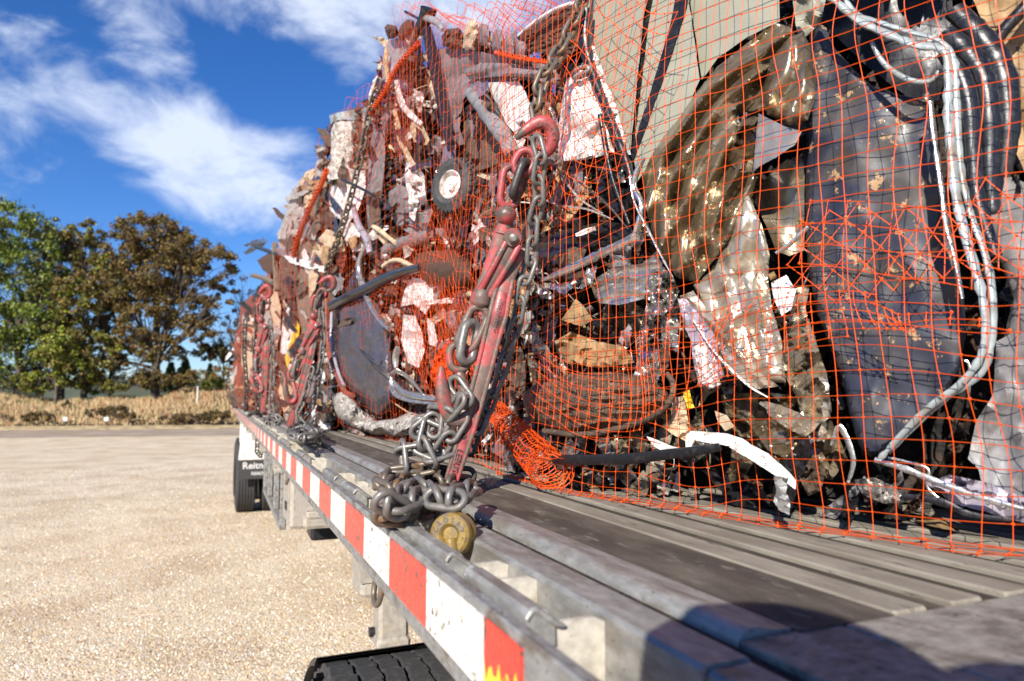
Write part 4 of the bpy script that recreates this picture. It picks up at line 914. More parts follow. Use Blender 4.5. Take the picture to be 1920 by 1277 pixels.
sheet('white_board', 'white triangular board behind the upper hook', 'board', [(912, 155), (972, 152), (986, 175), (1000, 212), (985, 240), (972, 258), (950, 232), (928, 190)], .02, 'white', kind='flat', amp=.004, size=50, step=8)
sheet('white_board', 'small white board corner just under the upper hook', 'board', [(950, 262), (968, 250), (985, 262), (975, 290), (960, 288)], .01, 'white', kind='flat', amp=.004, size=50, step=8)
rod('crushed_duct', 'grey crushed duct leaning left of the white triangular board', 'duct', [(888, 172), (905, 195), (925, 225), (945, 255), (962, 290)], [17, 19, 18, 17, 14], .045, 'grey', dent=.35, sq=.7)
sheet('torn_duct_mouth', 'torn silver mouth of the grey duct', 'duct end', [(874, 180), (878, 160), (895, 152), (912, 156), (918, 172), (900, 182), (884, 192)], .075, 'silver', kind='foil', amp=.014, size=12, step=4)
sheet('tarpaulin', 'broad mauve grey folded sheet near the top of the load', 'tarpaulin', [(822, 92), (860, 88), (905, 98), (960, 110), (1015, 118), (1040, 128), (1052, 148), (1020, 155), (985, 150), (960, 158), (910, 152), (885, 160), (868, 190), (862, 240), (872, 270), (845, 275), (832, 200)], -.01, 'greyp', kind='fold', amp=.02, size=60, ang=1.45, step=8, smooth=60)
sheet('tarpaulin_fold', 'grey rolled fold of cloth on the mauve sheet', 'cloth', [(868, 132), (900, 118), (950, 118), (1000, 126), (1035, 132), (1042, 146), (1000, 146), (950, 142), (905, 146), (880, 150)], .03, 'grey', kind='fold', amp=.015, size=24, ang=1.4, step=5, bulge=.02, bsize=12, smooth=60)
sheet('brown_cloth', 'dark rusty hollow between the duct and the tyre', 'cloth', [(860, 240), (900, 200), (930, 240), (950, 300), (900, 320), (850, 300)], -.03, 'brown', kind='foil', amp=.03, size=30, step=7)
sheet('roof_sheet', 'brown corrugated sheet with a white edge arching over the top', 'roof sheet', [(975, 66), (1010, 42), (1045, 20), (1078, 5), (1112, 0), (1108, 40), (1085, 90), (1052, 118), (1020, 100), (985, 96)], -.02, 'rust', kind='fold', amp=.008, size=9, ang=1.3, step=5)
rod('roof_edge', 'white rolled edge of the brown corrugated sheet', 'edge strip', [(972, 68), (990, 52), (1020, 30), (1050, 14), (1085, 4), (1115, 2)], [3, 4, 4, 4, 3], .01, 'white')
sheet('rusty_block', 'rusty brown lump on top right of the black beam', 'scrap piece', [(828, 68), (838, 54), (860, 52), (872, 66), (868, 88), (845, 92), (830, 86)], .0, 'rust', kind='dent', amp=.03, size=14, step=4, bulge=.04, bsize=12)
sheet('cardboard_tube', 'peach coloured cardboard flap at the top of the load', 'cardboard', [(867, 90), (870, 60), (876, 42), (888, 36), (896, 44), (896, 66), (890, 94)], .03, 'cream', kind='dent', amp=.02, size=14, step=4, bulge=.03, bsize=10)
for i, (x, y, w) in enumerate(((908, 58, 12), (934, 68, 11), (956, 80, 12), (978, 90, 11))):
    sheet('crushed_can', ('leftmost', 'second', 'third', 'rightmost')[i] + ' of four mauve crushed humps in a row under the top edge', 'can', [(x - w, y + 26), (x - w, y - 4), (x - w * .5, y - 14), (x + w * .5, y - 12), (x + w, y), (x + w, y + 32)], .01 + .004 * i, 'greyp', kind='dent', amp=.01, size=12, step=4, bulge=.035, bsize=11, smooth=60)
pe = empty('exhaust_pipe', S(803, 60, .04), 'dark open ended exhaust pipe sticking up at the top of the load', 'pipe')
mb = MB(); P = rod_pts([(785, 58), (794, 42), (801, 28), (804, 16)], .05, 4); rr = [q / F * 2.6 for q in lerp_list([9, 12, 14], len(P))]; mb.tube(P, rr, 14, caps=False); mb.tube([P[-1] + (P[-2] - P[-1]) * .1, P[-3]], [rr[-1] * .82, rr[-1] * .7], 14); mb.build('pipe_wall', M['blackm'], pe, smooth=60)
rod('elbow_pipe', 'pale grey elbow pipe curling down right of the open exhaust pipe', 'pipe', [(796, 34), (812, 38), (824, 46), (830, 56)], [6, 7, 6, 4], .06, 'trim', dent=.2)
rod('elbow_pipe', 'long pale pipe leaning below the open exhaust pipe', 'pipe', [(786, 44), (780, 62), (772, 84), (768, 102)], [6, 7, 6, 5], .055, 'wood', dent=.2)
rod('rebar', 'short black rod pointing left at the very top', 'rod', [(760, 22), (775, 30), (790, 38)], 2.5, .06, 'blackm')
sheet('rusty_housing', 'left rusty brown housing on the top edge', 'housing', [(720, 52), (726, 45), (742, 48), (748, 60), (742, 72), (728, 74)], .03, 'rust', kind='dent', amp=.03, size=14, step=4, bulge=.05, bsize=10)
sheet('rusty_housing', 'right rusty rounded sheet on the top edge below the short black rod', 'housing', [(744, 66), (752, 46), (764, 36), (776, 38), (778, 56), (766, 70), (752, 78)], .035, 'rust', kind='dent', amp=.02, size=14, step=4, bulge=.04, bsize=10)
sheet('grey_sheet', 'pale grey green torn sheet hanging under the rusty housings', 'sheet', [(728, 76), (745, 72), (762, 74), (764, 100), (748, 120), (735, 150), (716, 152), (718, 110)], .02, 'trim', kind='dent', amp=.02, size=26, step=5)
rod('brass_strip', 'orange brown strip hanging down the left top corner', 'strip', [(724, 90), (724, 110), (726, 140), (731, 166)], [3, 4, 4, 3], .05, 'tan', sq=.5)
rod('steel_beam', 'long black steel beam leaning on the upper left of the load', 'beam', [(799, 52), (808, 90), (820, 150), (832, 210), (846, 282)], [9, 11, 11, 10, 7], .06, 'blackm', sq=.6, sides=4, smooth=30)
rod('steel_beam', 'thin dark rod beside the leaning black beam', 'rod', [(815, 215), (832, 250), (850, 290), (862, 312)], 2.5, .07, 'blackm')
# drum
dr = empty('drum', S(655, 330, -.05), 'white dented drum with a torn grey lid rim on the upper left', 'drum')
cc0, cc1 = S(656, 238, -.05), S(650, 345, -.05); dd = cc0.dot(fwd); rad = 34 / F * dd
mb = MB(); vs = []; nseg = 28
for i in range(9):
    c = cc0.lerp(cc1, i / 8)
    for j in range(nseg):
        a = 2 * math.pi * j / nseg; r = rad * .94 * (1 + .16 * n3(i * .9, math.cos(a) * 2.4, math.sin(a) * 2.4) + (.04 if i in (1, 4) else 0))
        vs.append(c + right * math.cos(a) * r + Vector((fwd.x, fwd.y, 0)).normalized() * math.sin(a) * r)
mb.add(vs, [(i * nseg + j, i * nseg + (j + 1) % nseg, (i + 1) * nseg + (j + 1) % nseg, (i + 1) * nseg + j) for i in range(8) for j in range(nseg)] + [tuple(range(nseg - 1, -1, -1))]); mb.build('drum_wall', M['dirtyw'], dr, smooth=40)
mb = MB(); vs = []
for i, (h, q) in enumerate(((0, 1.02), (.4, 1.06), (.8, 1.1), (.85, 1.0))):
    for j in range(nseg):
        a = 2 * math.pi * j / nseg; r = rad * q * (1 + .04 * n3(2, math.cos(a) * 2, math.sin(a) * 2 + i)); vs.append(cc0 + Vector((0, 0, rad * .62 * h * (1 + .25 * math.cos(a * 2 + 1)))) + right * math.cos(a) * r + Vector((fwd.x, fwd.y, 0)).normalized() * math.sin(a) * r)
mb.add(vs, [(i * nseg + j, i * nseg + (j + 1) % nseg, (i + 1) * nseg + (j + 1) % nseg, (i + 1) * nseg + j) for i in range(3) for j in range(nseg)]); mb.build('lid_rim', M['trim'], dr, smooth=50)
# small tyre with rim
tc_ = S(850, 348, .075); td = tc_.dot(fwd); tax = (-right * .62 - fwd * .78 + up * .06).normalized(); t1 = up - tax * up.dot(tax); t1.normalize(); t2 = tax.cross(t1)
OCC.append(([(808, 300), (850, 284), (908, 300), (915, 380), (890, 415), (815, 410)], .0, 808, 915, 284, 415)); OCC.append(([(612, 215), (690, 215), (690, 345), (612, 345)], .0, 612, 690, 215, 345)); OCC.append(([(790, 50), (830, 50), (860, 290), (835, 290)], .02, 790, 860, 50, 290))
ty = empty('small_tyre', S(850, 400, .03), 'small lawn mower tyre with knobbly tread and a white rim', 'tyre')
R0 = 52 / F * td
def rev(mb, c, prof, n=36, bump=None):
    vs = []; k = len(prof)
    for i in range(n):
        a = 2 * math.pi * i / n
        for h, r in prof: vs.append(c + tax * h + (t1 * math.cos(a) + t2 * math.sin(a)) * r)
    mb.add(vs, [(i * k + j, ((i + 1) % n) * k + j, ((i + 1) % n) * k + j + 1, i * k + j + 1) for i in range(n) for j in range(k - 1)])
c2 = tc_ - tax * R0 * .25
mb = MB(); rev(mb, c2, [(R0 * .42, R0 * .50), (R0 * .5, R0 * .7), (R0 * .4, R0 * .93), (R0 * .2, R0), (-R0 * .2, R0), (-R0 * .4, R0 * .93), (-R0 * .5, R0 * .7), (-R0 * .42, R0 * .5)])
for i in range(30):
    for j, h in enumerate((-.32, -.16, 0, .16, .32)):
        a = 2 * math.pi * (i + (.5 if j % 2 else 0)) / 30; rr_ = R0 * (1.0 - .35 * abs(h) ** 1.4)
        q = c2 + tax * h * R0 + (t1 * math.cos(a) + t2 * math.sin(a)) * rr_; e = (t1 * math.cos(a) + t2 * math.sin(a)); s_ = e.cross(tax)
        A_ = R0 * .07; vs = [q + (tax * sx + s_ * sy) * A_ * 1.05 for sx, sy in ((-1, -1), (1, -1), (1, 1), (-1, 1))] + [q + (tax * sx + s_ * sy) * A_ * .8 + e * R0 * .06 for sx, sy in ((-1, -1), (1, -1), (1, 1), (-1, 1))]
        mb.add(vs, [(4, 5, 6, 7), (0, 1, 5, 4), (1, 2, 6, 5), (2, 3, 7, 6), (3, 0, 4, 7)])
mb.build('tyre_tread', M['rubber'], ty, smooth=35)
mb = MB(); rev(mb, c2, [(R0 * .44, R0 * .52), (R0 * .48, R0 * .48), (R0 * .30, R0 * .42), (R0 * .22, R0 * .2), (R0 * .42, R0 * .17), (R0 * .42, R0 * .03)]); mb.build('rim', M['white'], ty, smooth=40)
# left of the near bale
sheet('crumpled_sheet', 'crumpled grey and white sheet below left of the small tyre', 'sheet', [(728, 360), (750, 345), (770, 355), (796, 365), (812, 395), (800, 430), (770, 440), (742, 420), (730, 395)], .03, 'grey', kind='foil', amp=.03, size=20, step=5)
sheet('white_torn_strip', 'tall white torn strip standing left of the small tyre', 'strip', [(762, 300), (780, 305), (796, 330), (798, 370), (786, 375), (776, 420), (768, 418), (766, 370), (758, 330)], .05, 'white', kind='foil', amp=.02, size=16, step=5)
sheet('white_torn_strip', 'long curved white strip left of the leaning black beam', 'strip', ribbon([(744, 150), (748, 178), (760, 205), (778, 222), (790, 232)], [9, 11, 12, 10, 7]), .05, 'white', kind='fold', amp=.008, size=8, ang=0, step=4)
sheet('white_torn_strip', 'long white strip running down the left of the rusty tangle', 'strip', ribbon([(732, 190), (742, 220), (750, 260), (764, 290), (776, 310)], [10, 10, 12, 10, 7]), .045, 'cream', kind='fold', amp=.008, size=8, ang=0, step=4)
sheet('white_crate_piece', 'white and rust stained plate right of the long white strip', 'plate', [(772, 222), (790, 228), (806, 262), (800, 272), (776, 266), (768, 245)], .04, 'cream', kind='dent', amp=.015, size=16, step=4)
sheet('grey_post', 'tall grey perforated post left of the white strips', 'post', [(700, 235), (722, 240), (722, 300), (716, 360), (712, 420), (690, 430), (686, 360), (692, 290)], .02, 'grey', kind='fold', amp=.008, size=12, ang=0, step=5)
sheet('white_sheet', 'white crumpled plastic below the dented drum', 'plastic sheet', [(610, 300), (650, 315), (684, 320), (686, 350), (670, 400), (650, 420), (620, 400), (606, 350)], .02, 'white', kind='dent', amp=.03, size=26, step=5)
rod('steel_rod', 'thin black steel rod poking out left below the white drum', 'rod', [(640, 336, .12), (680, 355, .1), (720, 378, .07)], 2.6, .1, 'blackm')
rod('steel_rod', 'lower thin black rod under the poking rod', 'rod', [(700, 420), (750, 400), (790, 430)], 1.8, .07, 'blackm')
fr = empty('tube_frame', S(700, 600, .07), 'bent silver tube frame hooped over the dark pipe', 'frame')
rod('frame_tube', None, None, [(662, 385), (672, 420), (688, 450), (694, 475)], [5, 6, 7, 6], .07, 'lilac', parent=fr)
rod('frame_tube', None, None, [(686, 462), (676, 485), (674, 510), (684, 545), (700, 580), (718, 605), (730, 618)], [5, 6, 6, 6, 6, 4], .075, 'silver', parent=fr)
rod('dark_pipe', 'dark pipe with a worn pale end lying across the bent frame', 'pipe', [(622, 574), (655, 556), (690, 540), (720, 524), (755, 510), (790, 502)], [9, 9, 10, 11, 10, 8], .09, 'black', dent=.1)
rod('lilac_pipe', 'mauve pipe lying above the brown dome', 'pipe', [(722, 470), (750, 458), (790, 446), (830, 436)], [9, 12, 13, 9], .05, 'grey', dent=.2)
rod('bone_stick', 'short pale stick left of the lilac pipe', 'stick', [(700, 425), (712, 432), (728, 445), (742, 456)], [4, 5, 4, 5], .09, 'cream', dent=.3)
rod('bone_stick', 'bent pale stick below the mauve pipe', 'stick', [(718, 500), (732, 490), (748, 488), (762, 494), (776, 500)], [4, 4, 5, 4], .09, 'cream', dent=.3)
sheet('rusty_dome', 'rusty brown dome of sheet metal under dense net', 'dome', [(762, 500), (780, 474), (815, 466), (855, 470), (885, 495), (890, 530), (860, 545), (820, 540), (785, 530)], .0, 'rust', kind='dent', amp=.015, size=40, step=6, bulge=.10, bsize=45, smooth=60)
sheet('white_plastic_piece', 'upper white plastic piece speckled orange under the net', 'plastic piece', [(772, 520), (790, 522), (822, 534), (812, 565), (798, 590), (775, 570), (752, 575), (758, 545)], .05, 'white', kind='dent', amp=.02, size=20, step=5)
sheet('white_plastic_piece', 'lower left white plastic piece speckled orange under the net', 'plastic piece', [(756, 590), (778, 592), (792, 625), (796, 660), (785, 690), (765, 680), (752, 640)], .05, 'white', kind='dent', amp=.02, size=20, step=5)
sheet('white_plastic_piece', 'narrow white slat right of the speckled white plastic pieces', 'plastic piece', [(800, 596), (812, 600), (820, 640), (818, 652), (804, 645)], .055, 'white', kind='flat', amp=.005, size=20, step=5)
hull = sheet('plastic_hull', 'big curved dark grey blue plastic hull in the lower left of the load', 'plastic hull', [(622, 600), (632, 575), (655, 560), (690, 545), (712, 570), (728, 610), (738, 650), (746, 690), (748, 730), (738, 765), (712, 785), (690, 770), (662, 740), (640, 705), (626, 660)], .01, 'navy', kind='dent', amp=.016, size=70, step=6, bulge=.09, bsize=50, smooth=50, fn=lambda x, y: .012 * math.sin(x / 14 + 1.2 * n3(x * .02, y * .02, 2)) + .006 * crumple('foil', x, y, 30, 0, 2))
rod('hull_edge', 'pale orange plastic edge curving down the left of the grey blue hull', 'edge strip', [(612, 560), (612, 610), (618, 660), (634, 705), (648, 735), (662, 742)], [6, 7, 6, 6, 5], .07, 'redj', dent=.2)
rod('hull_edge', 'thin white seam running down the left of the grey blue hull', 'edge strip', [(622, 585), (622, 640), (632, 690), (645, 722)], [3, 4, 3, 3], .10, 'lilac')
rod('wire', 'thin black wire loop hanging on the grey blue hull', 'wire', [(722, 690), (700, 682), (682, 664), (675, 655), (682, 660), (700, 675)], 1.1, .17, 'black')
sheet('silver_tarp', 'grey white dirty tarpaulin crushed along the deck under the hull', 'tarpaulin', [(620, 742), (640, 735), (655, 742), (678, 768), (706, 790), (740, 785), (770, 772), (800, 775), (850, 790), (860, 806), (800, 812), (740, 818), (700, 815), (660, 800), (632, 780)], .06, 'dirtyw', kind='foil', amp=.03, size=26, step=5, bulge=.05, bsize=14, smooth=40)
sheet('tarp_flap', 'dark open flap of the dirty tarpaulin beside the lower hook', 'flap', [(742, 795), (760, 790), (790, 800), (800, 815), (775, 815), (758, 812)], .10, 'black', kind='flat', amp=.01, size=30, step=5)
ms = empty('silver_bracket', S(770, 750, .12), 'bent silver metal trim pieces beside the lower hook', 'bracket')
for pts in ([(735, 700), (745, 696), (765, 708), (782, 725), (795, 742)], [(733, 708), (736, 728), (748, 742), (780, 752), (818, 756)], [(742, 690), (742, 670), (746, 650)], [(738, 715), (755, 735), (780, 742), (816, 748)]):
    rod('trim_piece', None, None, pts, [3, 6, 7, 4], .13, 'silver', sq=.5, parent=ms)
sheet('net_bundle_backing', 'bunched solid orange net cloth behind the lower hook', 'net cloth', [(806, 700), (815, 670), (835, 645), (850, 640), (858, 670), (848, 700), (832, 716), (812, 718)], .085, 'net', kind='foil', amp=.03, size=9, step=3.5, jag=2)
# far parts of the load
sheet('weathered_board', 'tall weathered grey brown board on the corner of the middle bale', 'board', [(560, 470), (574, 380), (590, 350), (600, 400), (604, 480), (600, 560), (598, 640), (585, 640), (562, 640), (556, 560)], .0, 'wood', kind='fold', amp=.02, size=10, ang=0, step=5)
sheet('peach_sheet', 'peach pink torn sheet above the second binder', 'sheet', [(590, 455), (612, 430), (640, 440), (648, 470), (618, 478), (600, 500), (592, 540), (580, 560), (578, 500)], .05, 'cream', kind='dent', amp=.02, size=14, step=4)
sheet('white_scrap', 'white square scrap with a tan tag above the peach sheet', 'scrap piece', [(636, 430), (650, 412), (664, 420), (676, 440), (668, 460), (650, 452)], .05, 'white', kind='foil', amp=.01, size=12, step=4)
sheet('tan_tag', 'small tan tag on the white square scrap', 'tag', [(652, 448), (668, 440), (670, 455), (662, 470), (656, 462)], .07, 'tan', kind='flat', amp=.004, size=12, step=4)
sheet('rusty_lattice', 'rusty orange red torn panel left of the bent silver frame', 'panel', [(600, 460), (630, 450), (650, 480), (640, 520), (622, 555), (612, 620), (602, 600), (600, 520)], .02, 'redj', kind='foil', amp=.03, size=12, step=4)
sheet('yellow_striped_sheet', 'white sheet with yellow stripe between the far binders', 'sheet', [(530, 600), (540, 575), (556, 600), (560, 640), (552, 700), (540, 690), (526, 660)], .02, 'white', kind='foil', amp=.02, size=12, step=4)
sheet('yellow_stripe', 'vivid yellow torn stripe on the white sheet between the far binders', 'stripe', [(556, 600), (562, 610), (560, 640), (550, 665), (538, 690), (534, 670), (544, 640), (550, 620)], .05, 'yellow', kind='foil', amp=.01, size=9, step=4)
sheet('tan_plank', 'pale yellow plank standing on the far bale', 'plank', [(507, 540), (520, 545), (527, 580), (524, 625), (518, 655), (508, 640), (506, 590)], .03, 'cream', kind='fold', amp=.01, size=9, ang=0, step=4)
rod('timber_post', 'tan timber post rising above the far bale', 'post', [(514, 455), (516, 500), (518, 545)], 4.5, .06, 'wood', sides=4, smooth=20)
rod('timber_post', 'dark short timber pointing left from the far bale', 'timber', [(472, 516), (495, 522), (512, 530)], [4, 5, 5], .08, 'wood', sides=4, smooth=20)
sheet('silver_foil_scrap', 'silver and black foil scrap sticking out left against the sky', 'foil', [(455, 462), (475, 450), (494, 446), (502, 452), (494, 462), (478, 470), (462, 478), (456, 474), (470, 462)], .10, 'foil', kind='foil', amp=.05, size=9, step=3)
rod('scrap_strut', 'thin dark strut holding the silver foil scrap to the far bale', 'strut', [(478, 462, .09), (500, 470, .08), (522, 478, .04)], [3, 4, 4], .08, 'blackm')
sheet('rusty_cup', 'rusty brown cup shaped scrap at the top left of the far bale', 'scrap piece', [(482, 488), (500, 476), (514, 470), (516, 500), (508, 514), (494, 508)], .06, 'rust', kind='dent', amp=.03, size=12, step=4, bulge=.06, bsize=8)
sheet('red_tarp', 'red orange netted cloth hanging at the far left end of the load', 'cloth', [(450, 575), (470, 555), (500, 545), (508, 560), (500, 600), (480, 640), (470, 700), (462, 740), (440, 742), (436, 700), (440, 640), (448, 610)], .02, 'redj', kind='dent', amp=.06, size=16, step=4)
sheet('peach_tarp', 'peach white sheet on the side of the far bale behind the third binder', 'sheet', [(455, 600), (470, 590), (482, 640), (476, 700), (462, 720), (452, 680)], .06, 'cream', kind='dent', amp=.04, size=12, step=4)
for i, (o, mt, lab) in enumerate((
    ([(545, 360), (560, 345), (575, 352), (570, 400), (556, 440), (540, 470), (525, 470), (520, 440), (535, 400)], 'dirtyw', 'pinkish white torn sheet on the top edge of the middle bale'),
    ([(560, 345), (575, 320), (590, 315), (596, 340), (586, 380), (572, 390)], 'paper', 'torn papery lump on the top edge left of the drum'),
    ([(596, 300), (612, 290), (618, 330), (606, 380), (594, 400), (586, 360)], 'wood', 'grey brown slat bundle just left of the drum'),
    ([(606, 380), (625, 400), (640, 430), (628, 440), (606, 430), (598, 410)], 'rust', 'rusty bundle under the white crumpled plastic'),
    ([(530, 470), (556, 460), (560, 520), (548, 560), (530, 560), (520, 520)], 'brown', 'dark brown hollow sheet behind the tan timber post'),
    ([(530, 690), (560, 690), (570, 760), (556, 800), (535, 790), (522, 740)], 'paper', 'shredded peach papers low behind the second binder'))):
    sheet('torn_sheet', lab, 'sheet', o, .03, mt, kind='foil', amp=.035, size=11, step=4, jag=1.5)


# ---- more pieces low in the centre and right
for (nm, lab, cat_, o, off_, mt, kd, am, sz, an) in (
    ('bumper_piece', 'rounded shiny bronze bumper piece lying low left of the blue panel', 'bumper piece', [(1432, 752), (1460, 758), (1500, 775), (1545, 800), (1560, 822), (1530, 828), (1480, 806), (1440, 778)], .06, 'bronzel', 'fold', .010, 22, .5),
    ('bumper_piece', 'dark bronze crushed piece beneath the shiny bumper piece', 'bumper piece', [(1400, 790), (1440, 788), (1490, 820), (1540, 845), (1560, 880), (1500, 872), (1440, 845)], .03, 'bronze', 'dent', .014, 30, .5),
    ('torn_board', 'brown torn board end standing near the deck right of the white strip', 'board', [(1505, 858), (1530, 852), (1548, 880), (1540, 920), (1515, 930), (1500, 900)], .05, 'brown', 'foil', .014, 20, 0),
    ('cream_chip', 'small cream chip above the white bent strip', 'chip', [(1340, 770), (1362, 778), (1378, 800), (1360, 808), (1346, 792)], .06, 'cream', 'flat', .005, 12, 0),
    ('silver_scrap', 'crumpled silver scrap at the right foot of the load left of the lilac film', 'scrap piece', [(1600, 900), (1640, 895), (1680, 915), (1700, 940), (1660, 945), (1620, 930)], .05, 'silver', 'foil', .014, 18, 0),
    ('black_panel', 'black glossy panel above the flattened tube', 'panel', [(1000, 455), (1060, 430), (1130, 415), (1180, 420), (1188, 438), (1130, 462), (1060, 490), (1010, 505)], .02, 'black', 'fold', .012, 26, 1.3),
    ('pale_sliver', 'bright pale sliver above the black glossy panel', 'sliver', [(1078, 438), (1095, 430), (1116, 424), (1118, 432), (1096, 440), (1080, 444)], .07, 'white', 'flat', .003, 12, 0),
    ('brown_plate', 'brown plate between the flattened tube and the black glossy panel', 'plate', [(1035, 480), (1075, 462), (1100, 468), (1090, 490), (1050, 502)], .045, 'brown', 'dent', .01, 22, 0),
    ('crushed_sheet', 'dark crushed sheet with pale edge left of the bronze fender', 'sheet', [(1110, 330), (1150, 300), (1180, 330), (1192, 380), (1170, 405), (1135, 390)], .03, 'black', 'foil', .02, 24, 0),
    ('orange_rag', 'reddish rag in the tangle below the pale board corner', 'rag', [(985, 320), (1010, 330), (1030, 360), (1015, 385), (990, 370)], .03, 'rust', 'foil', .018, 16, 0),
    ('mud_plate', 'muddy brown plate standing left of the muddy roll', 'plate', [(935, 640), (965, 630), (985, 670), (985, 730), (960, 760), (940, 720)], .0, 'brown', 'foil', .02, 22, 0),
    ('pink_stained_flap', 'pale pink torn flap beside the crumpled lilac sheet', 'flap', [(1300, 650), (1322, 640), (1340, 690), (1352, 720), (1330, 730), (1312, 715)], .09, 'white', 'fold', .010, 14, -.3)):
    sheet(nm, lab, cat_, o, off_, mt, kind=kd, amp=am, size=sz, ang=an, step=5)
for i, (pts, mt, lab) in enumerate((
    ([(1038, 300), (1060, 340), (1090, 375), (1130, 400)], 'alu', 'first thin pale wire fanning below the tall crumpled white sheet'),
    ([(1048, 305), (1090, 345), (1140, 385), (1178, 430)], 'chaind', 'dark thin wire fanning towards the flattened tube'),
    ([(1010, 370), (1050, 385), (1100, 392), (1150, 412)], 'alu', 'long nearly level pale wire below the reddish rag'),
    ([(1300, 600), (1340, 660), (1400, 720), (1440, 745)], 'white', 'thin pale edge strip running down across the bright door skin'),
    ([(1180, 330), (1190, 380), (1215, 430), (1240, 480), (1262, 520)], 'silver', 'curled silver edge strip along the left rim of the bronze fender'))):
    rod('thin_strip', lab, 'strip', pts, [1.2, 2.2, 2.6, 1.2], .085, mt, dent=.4, sq=.5)

# ---- filler: countless small scrap between the traced pieces
random.seed(99)
fill = MB(); fm = ['black', 'brown', 'rust', 'greyp', 'white', 'silver', 'bronze', 'tan', 'grey', 'cream', 'redj', 'dark', 'dirtyw', 'bronzel']
def pal(x, y):
    if x > 1480: return [0, 0, 0, 8, 6, 11, 2, 11, 5]
    if x > 1180: return [0, 5, 1, 6, 13, 13, 2, 7, 5, 12, 0] if y > 300 else [8, 0, 2, 6]
    if x > 950: return [0, 0, 1, 1, 2, 3, 5, 7, 8, 4, 12, 13]
    if x > 700: return [1, 2, 2, 3, 8, 4, 0, 0, 0, 9, 11, 11, 5, 12, 1]
    return [4, 12, 12, 3, 2, 7, 8, 2, 1, 0, 0, 0, 1, 11, 2, 11]  # extra black and dark_core bits on the left stand in for deep shade
def shard(x, y, s, off, mi, elong):
    a = random.uniform(0, math.pi); c, sn = math.cos(a), math.sin(a); nu_, nv_ = (5, 3)
    vs = []; cv = random.uniform(-1, 1) * s * .0006; tw = random.uniform(-.0015, .0015)
    g1, g2 = random.uniform(-.0008, .0008), random.uniform(-.0008, .0008)
    for back in (0, 1):
        for i in range(nu_):
            for j in range(nv_):
                u = (i / (nu_ - 1) - .5) * s * elong; v = (j / (nv_ - 1) - .5) * s * (1 + .4 * n3(i, x, y)); v *= (1 - .5 * abs(n3(i * 3, y, x)))
                X, Yy = x + u * c - v * sn, y + u * sn + v * c
                o = off + g1 * u + g2 * v + cv * ((i - 2) ** 2 - 2) + tw * u * v * .1 + .008 * n3(i * 1.7 + x, j * 1.7 + y, 3)
                q = S(X, Yy, max(-.15, min(.085, o)) - back * .002)
                if q.z < DZ + .004: q.z = DZ + .004
                vs.append(q)
    n = nu_ * nv_; fs = []
    for i in range(nu_ - 1):
        for j in range(nv_ - 1):
            k = i * nv_ + j; fs.append((k, k + 1, k + nv_ + 1, k + nv_)); k += n; fs.append((k, k + nv_, k + nv_ + 1, k + 1))
    ed = [i * nv_ for i in range(nu_)] + [(nu_ - 1) * nv_ + j for j in range(1, nv_)] + [i * nv_ + nv_ - 1 for i in range(nu_ - 2, -1, -1)] + [j for j in range(nv_ - 2, 0, -1)]
    for i in range(len(ed)): a_, b_ = ed[i], ed[(i + 1) % len(ed)]; fs.append((b_, a_, a_ + n, b_ + n))
    fill.add(vs, fs, mi)
def max_off(x, y, r=0):
    m = 9
    for (o, off, x0, x1, y0, y1) in OCC:
        if x0 - r < x < x1 + r and y0 - r < y < y1 + r and (inside((x, y), o) or (r and edge_dist(x, y, o) < r)): m = min(m, off)
    return m
def rx():
    return random.choice([random.uniform(436, 800), random.uniform(436, 1000), random.uniform(600, 1250), random.uniform(600, 1250), random.uniform(900, 2000)])
cnt = 0
while cnt < 2100:       # crumpled, torn pieces of irregular outline
    x = rx(); ty_, by = top_y(x), base_y(x); y = random.uniform(ty_ + 14, by + 2); dep = min(9, depth_at(x, y))
    s = random.uniform(16, 52) * (1.15 / dep) ** .5 * (1.3 if x > 1150 else 1); el = random.uniform(1.2, 5); s *= .8; a = random.gauss(1.45, .55 if random.random() < .7 else 1.2)
    if min(s, s * el) * .5 > (y - ty_) : continue
    mo = max_off(x, y, s * .5); off = min(random.uniform(-.13, .03), mo - .035 - s * .0004)
    if x < 960 and random.random() < .5 and s * el < 90 and (x < 640 or mo > 5 or random.random() < .12): off = random.uniform(.03, .08)
    if off < -.15: continue
    if x >= 960 and mo > 5 and y > 330 and random.random() < .6: off = random.uniform(.0, .065); s = min(s, 34)
    k = random.randint(6, 10); c, sn = math.cos(a), math.sin(a); out = []
    for i in range(k):
        w = 2 * math.pi * i / k + random.uniform(-.25, .25); r = random.uniform(.35, 1) * s * .6; u, v = math.cos(w) * r * el, math.sin(w) * r
        out.append((x + u * c - v * sn, y + u * sn + v * c))
    sheet_mb(fill, out, off, kind=random.choice(['foil', 'fold', 'dent']), amp=random.uniform(.010, .03), size=random.uniform(8, 22), ang=a + random.choice([0, 1.57]), step=max(3.5, s / 6.5), jag=1.2, mi=random.choice(pal(x, y)), grad=(random.uniform(-.0006, .0006), random.uniform(-.0006, .0006)))
    cnt += 1
cnt = 0
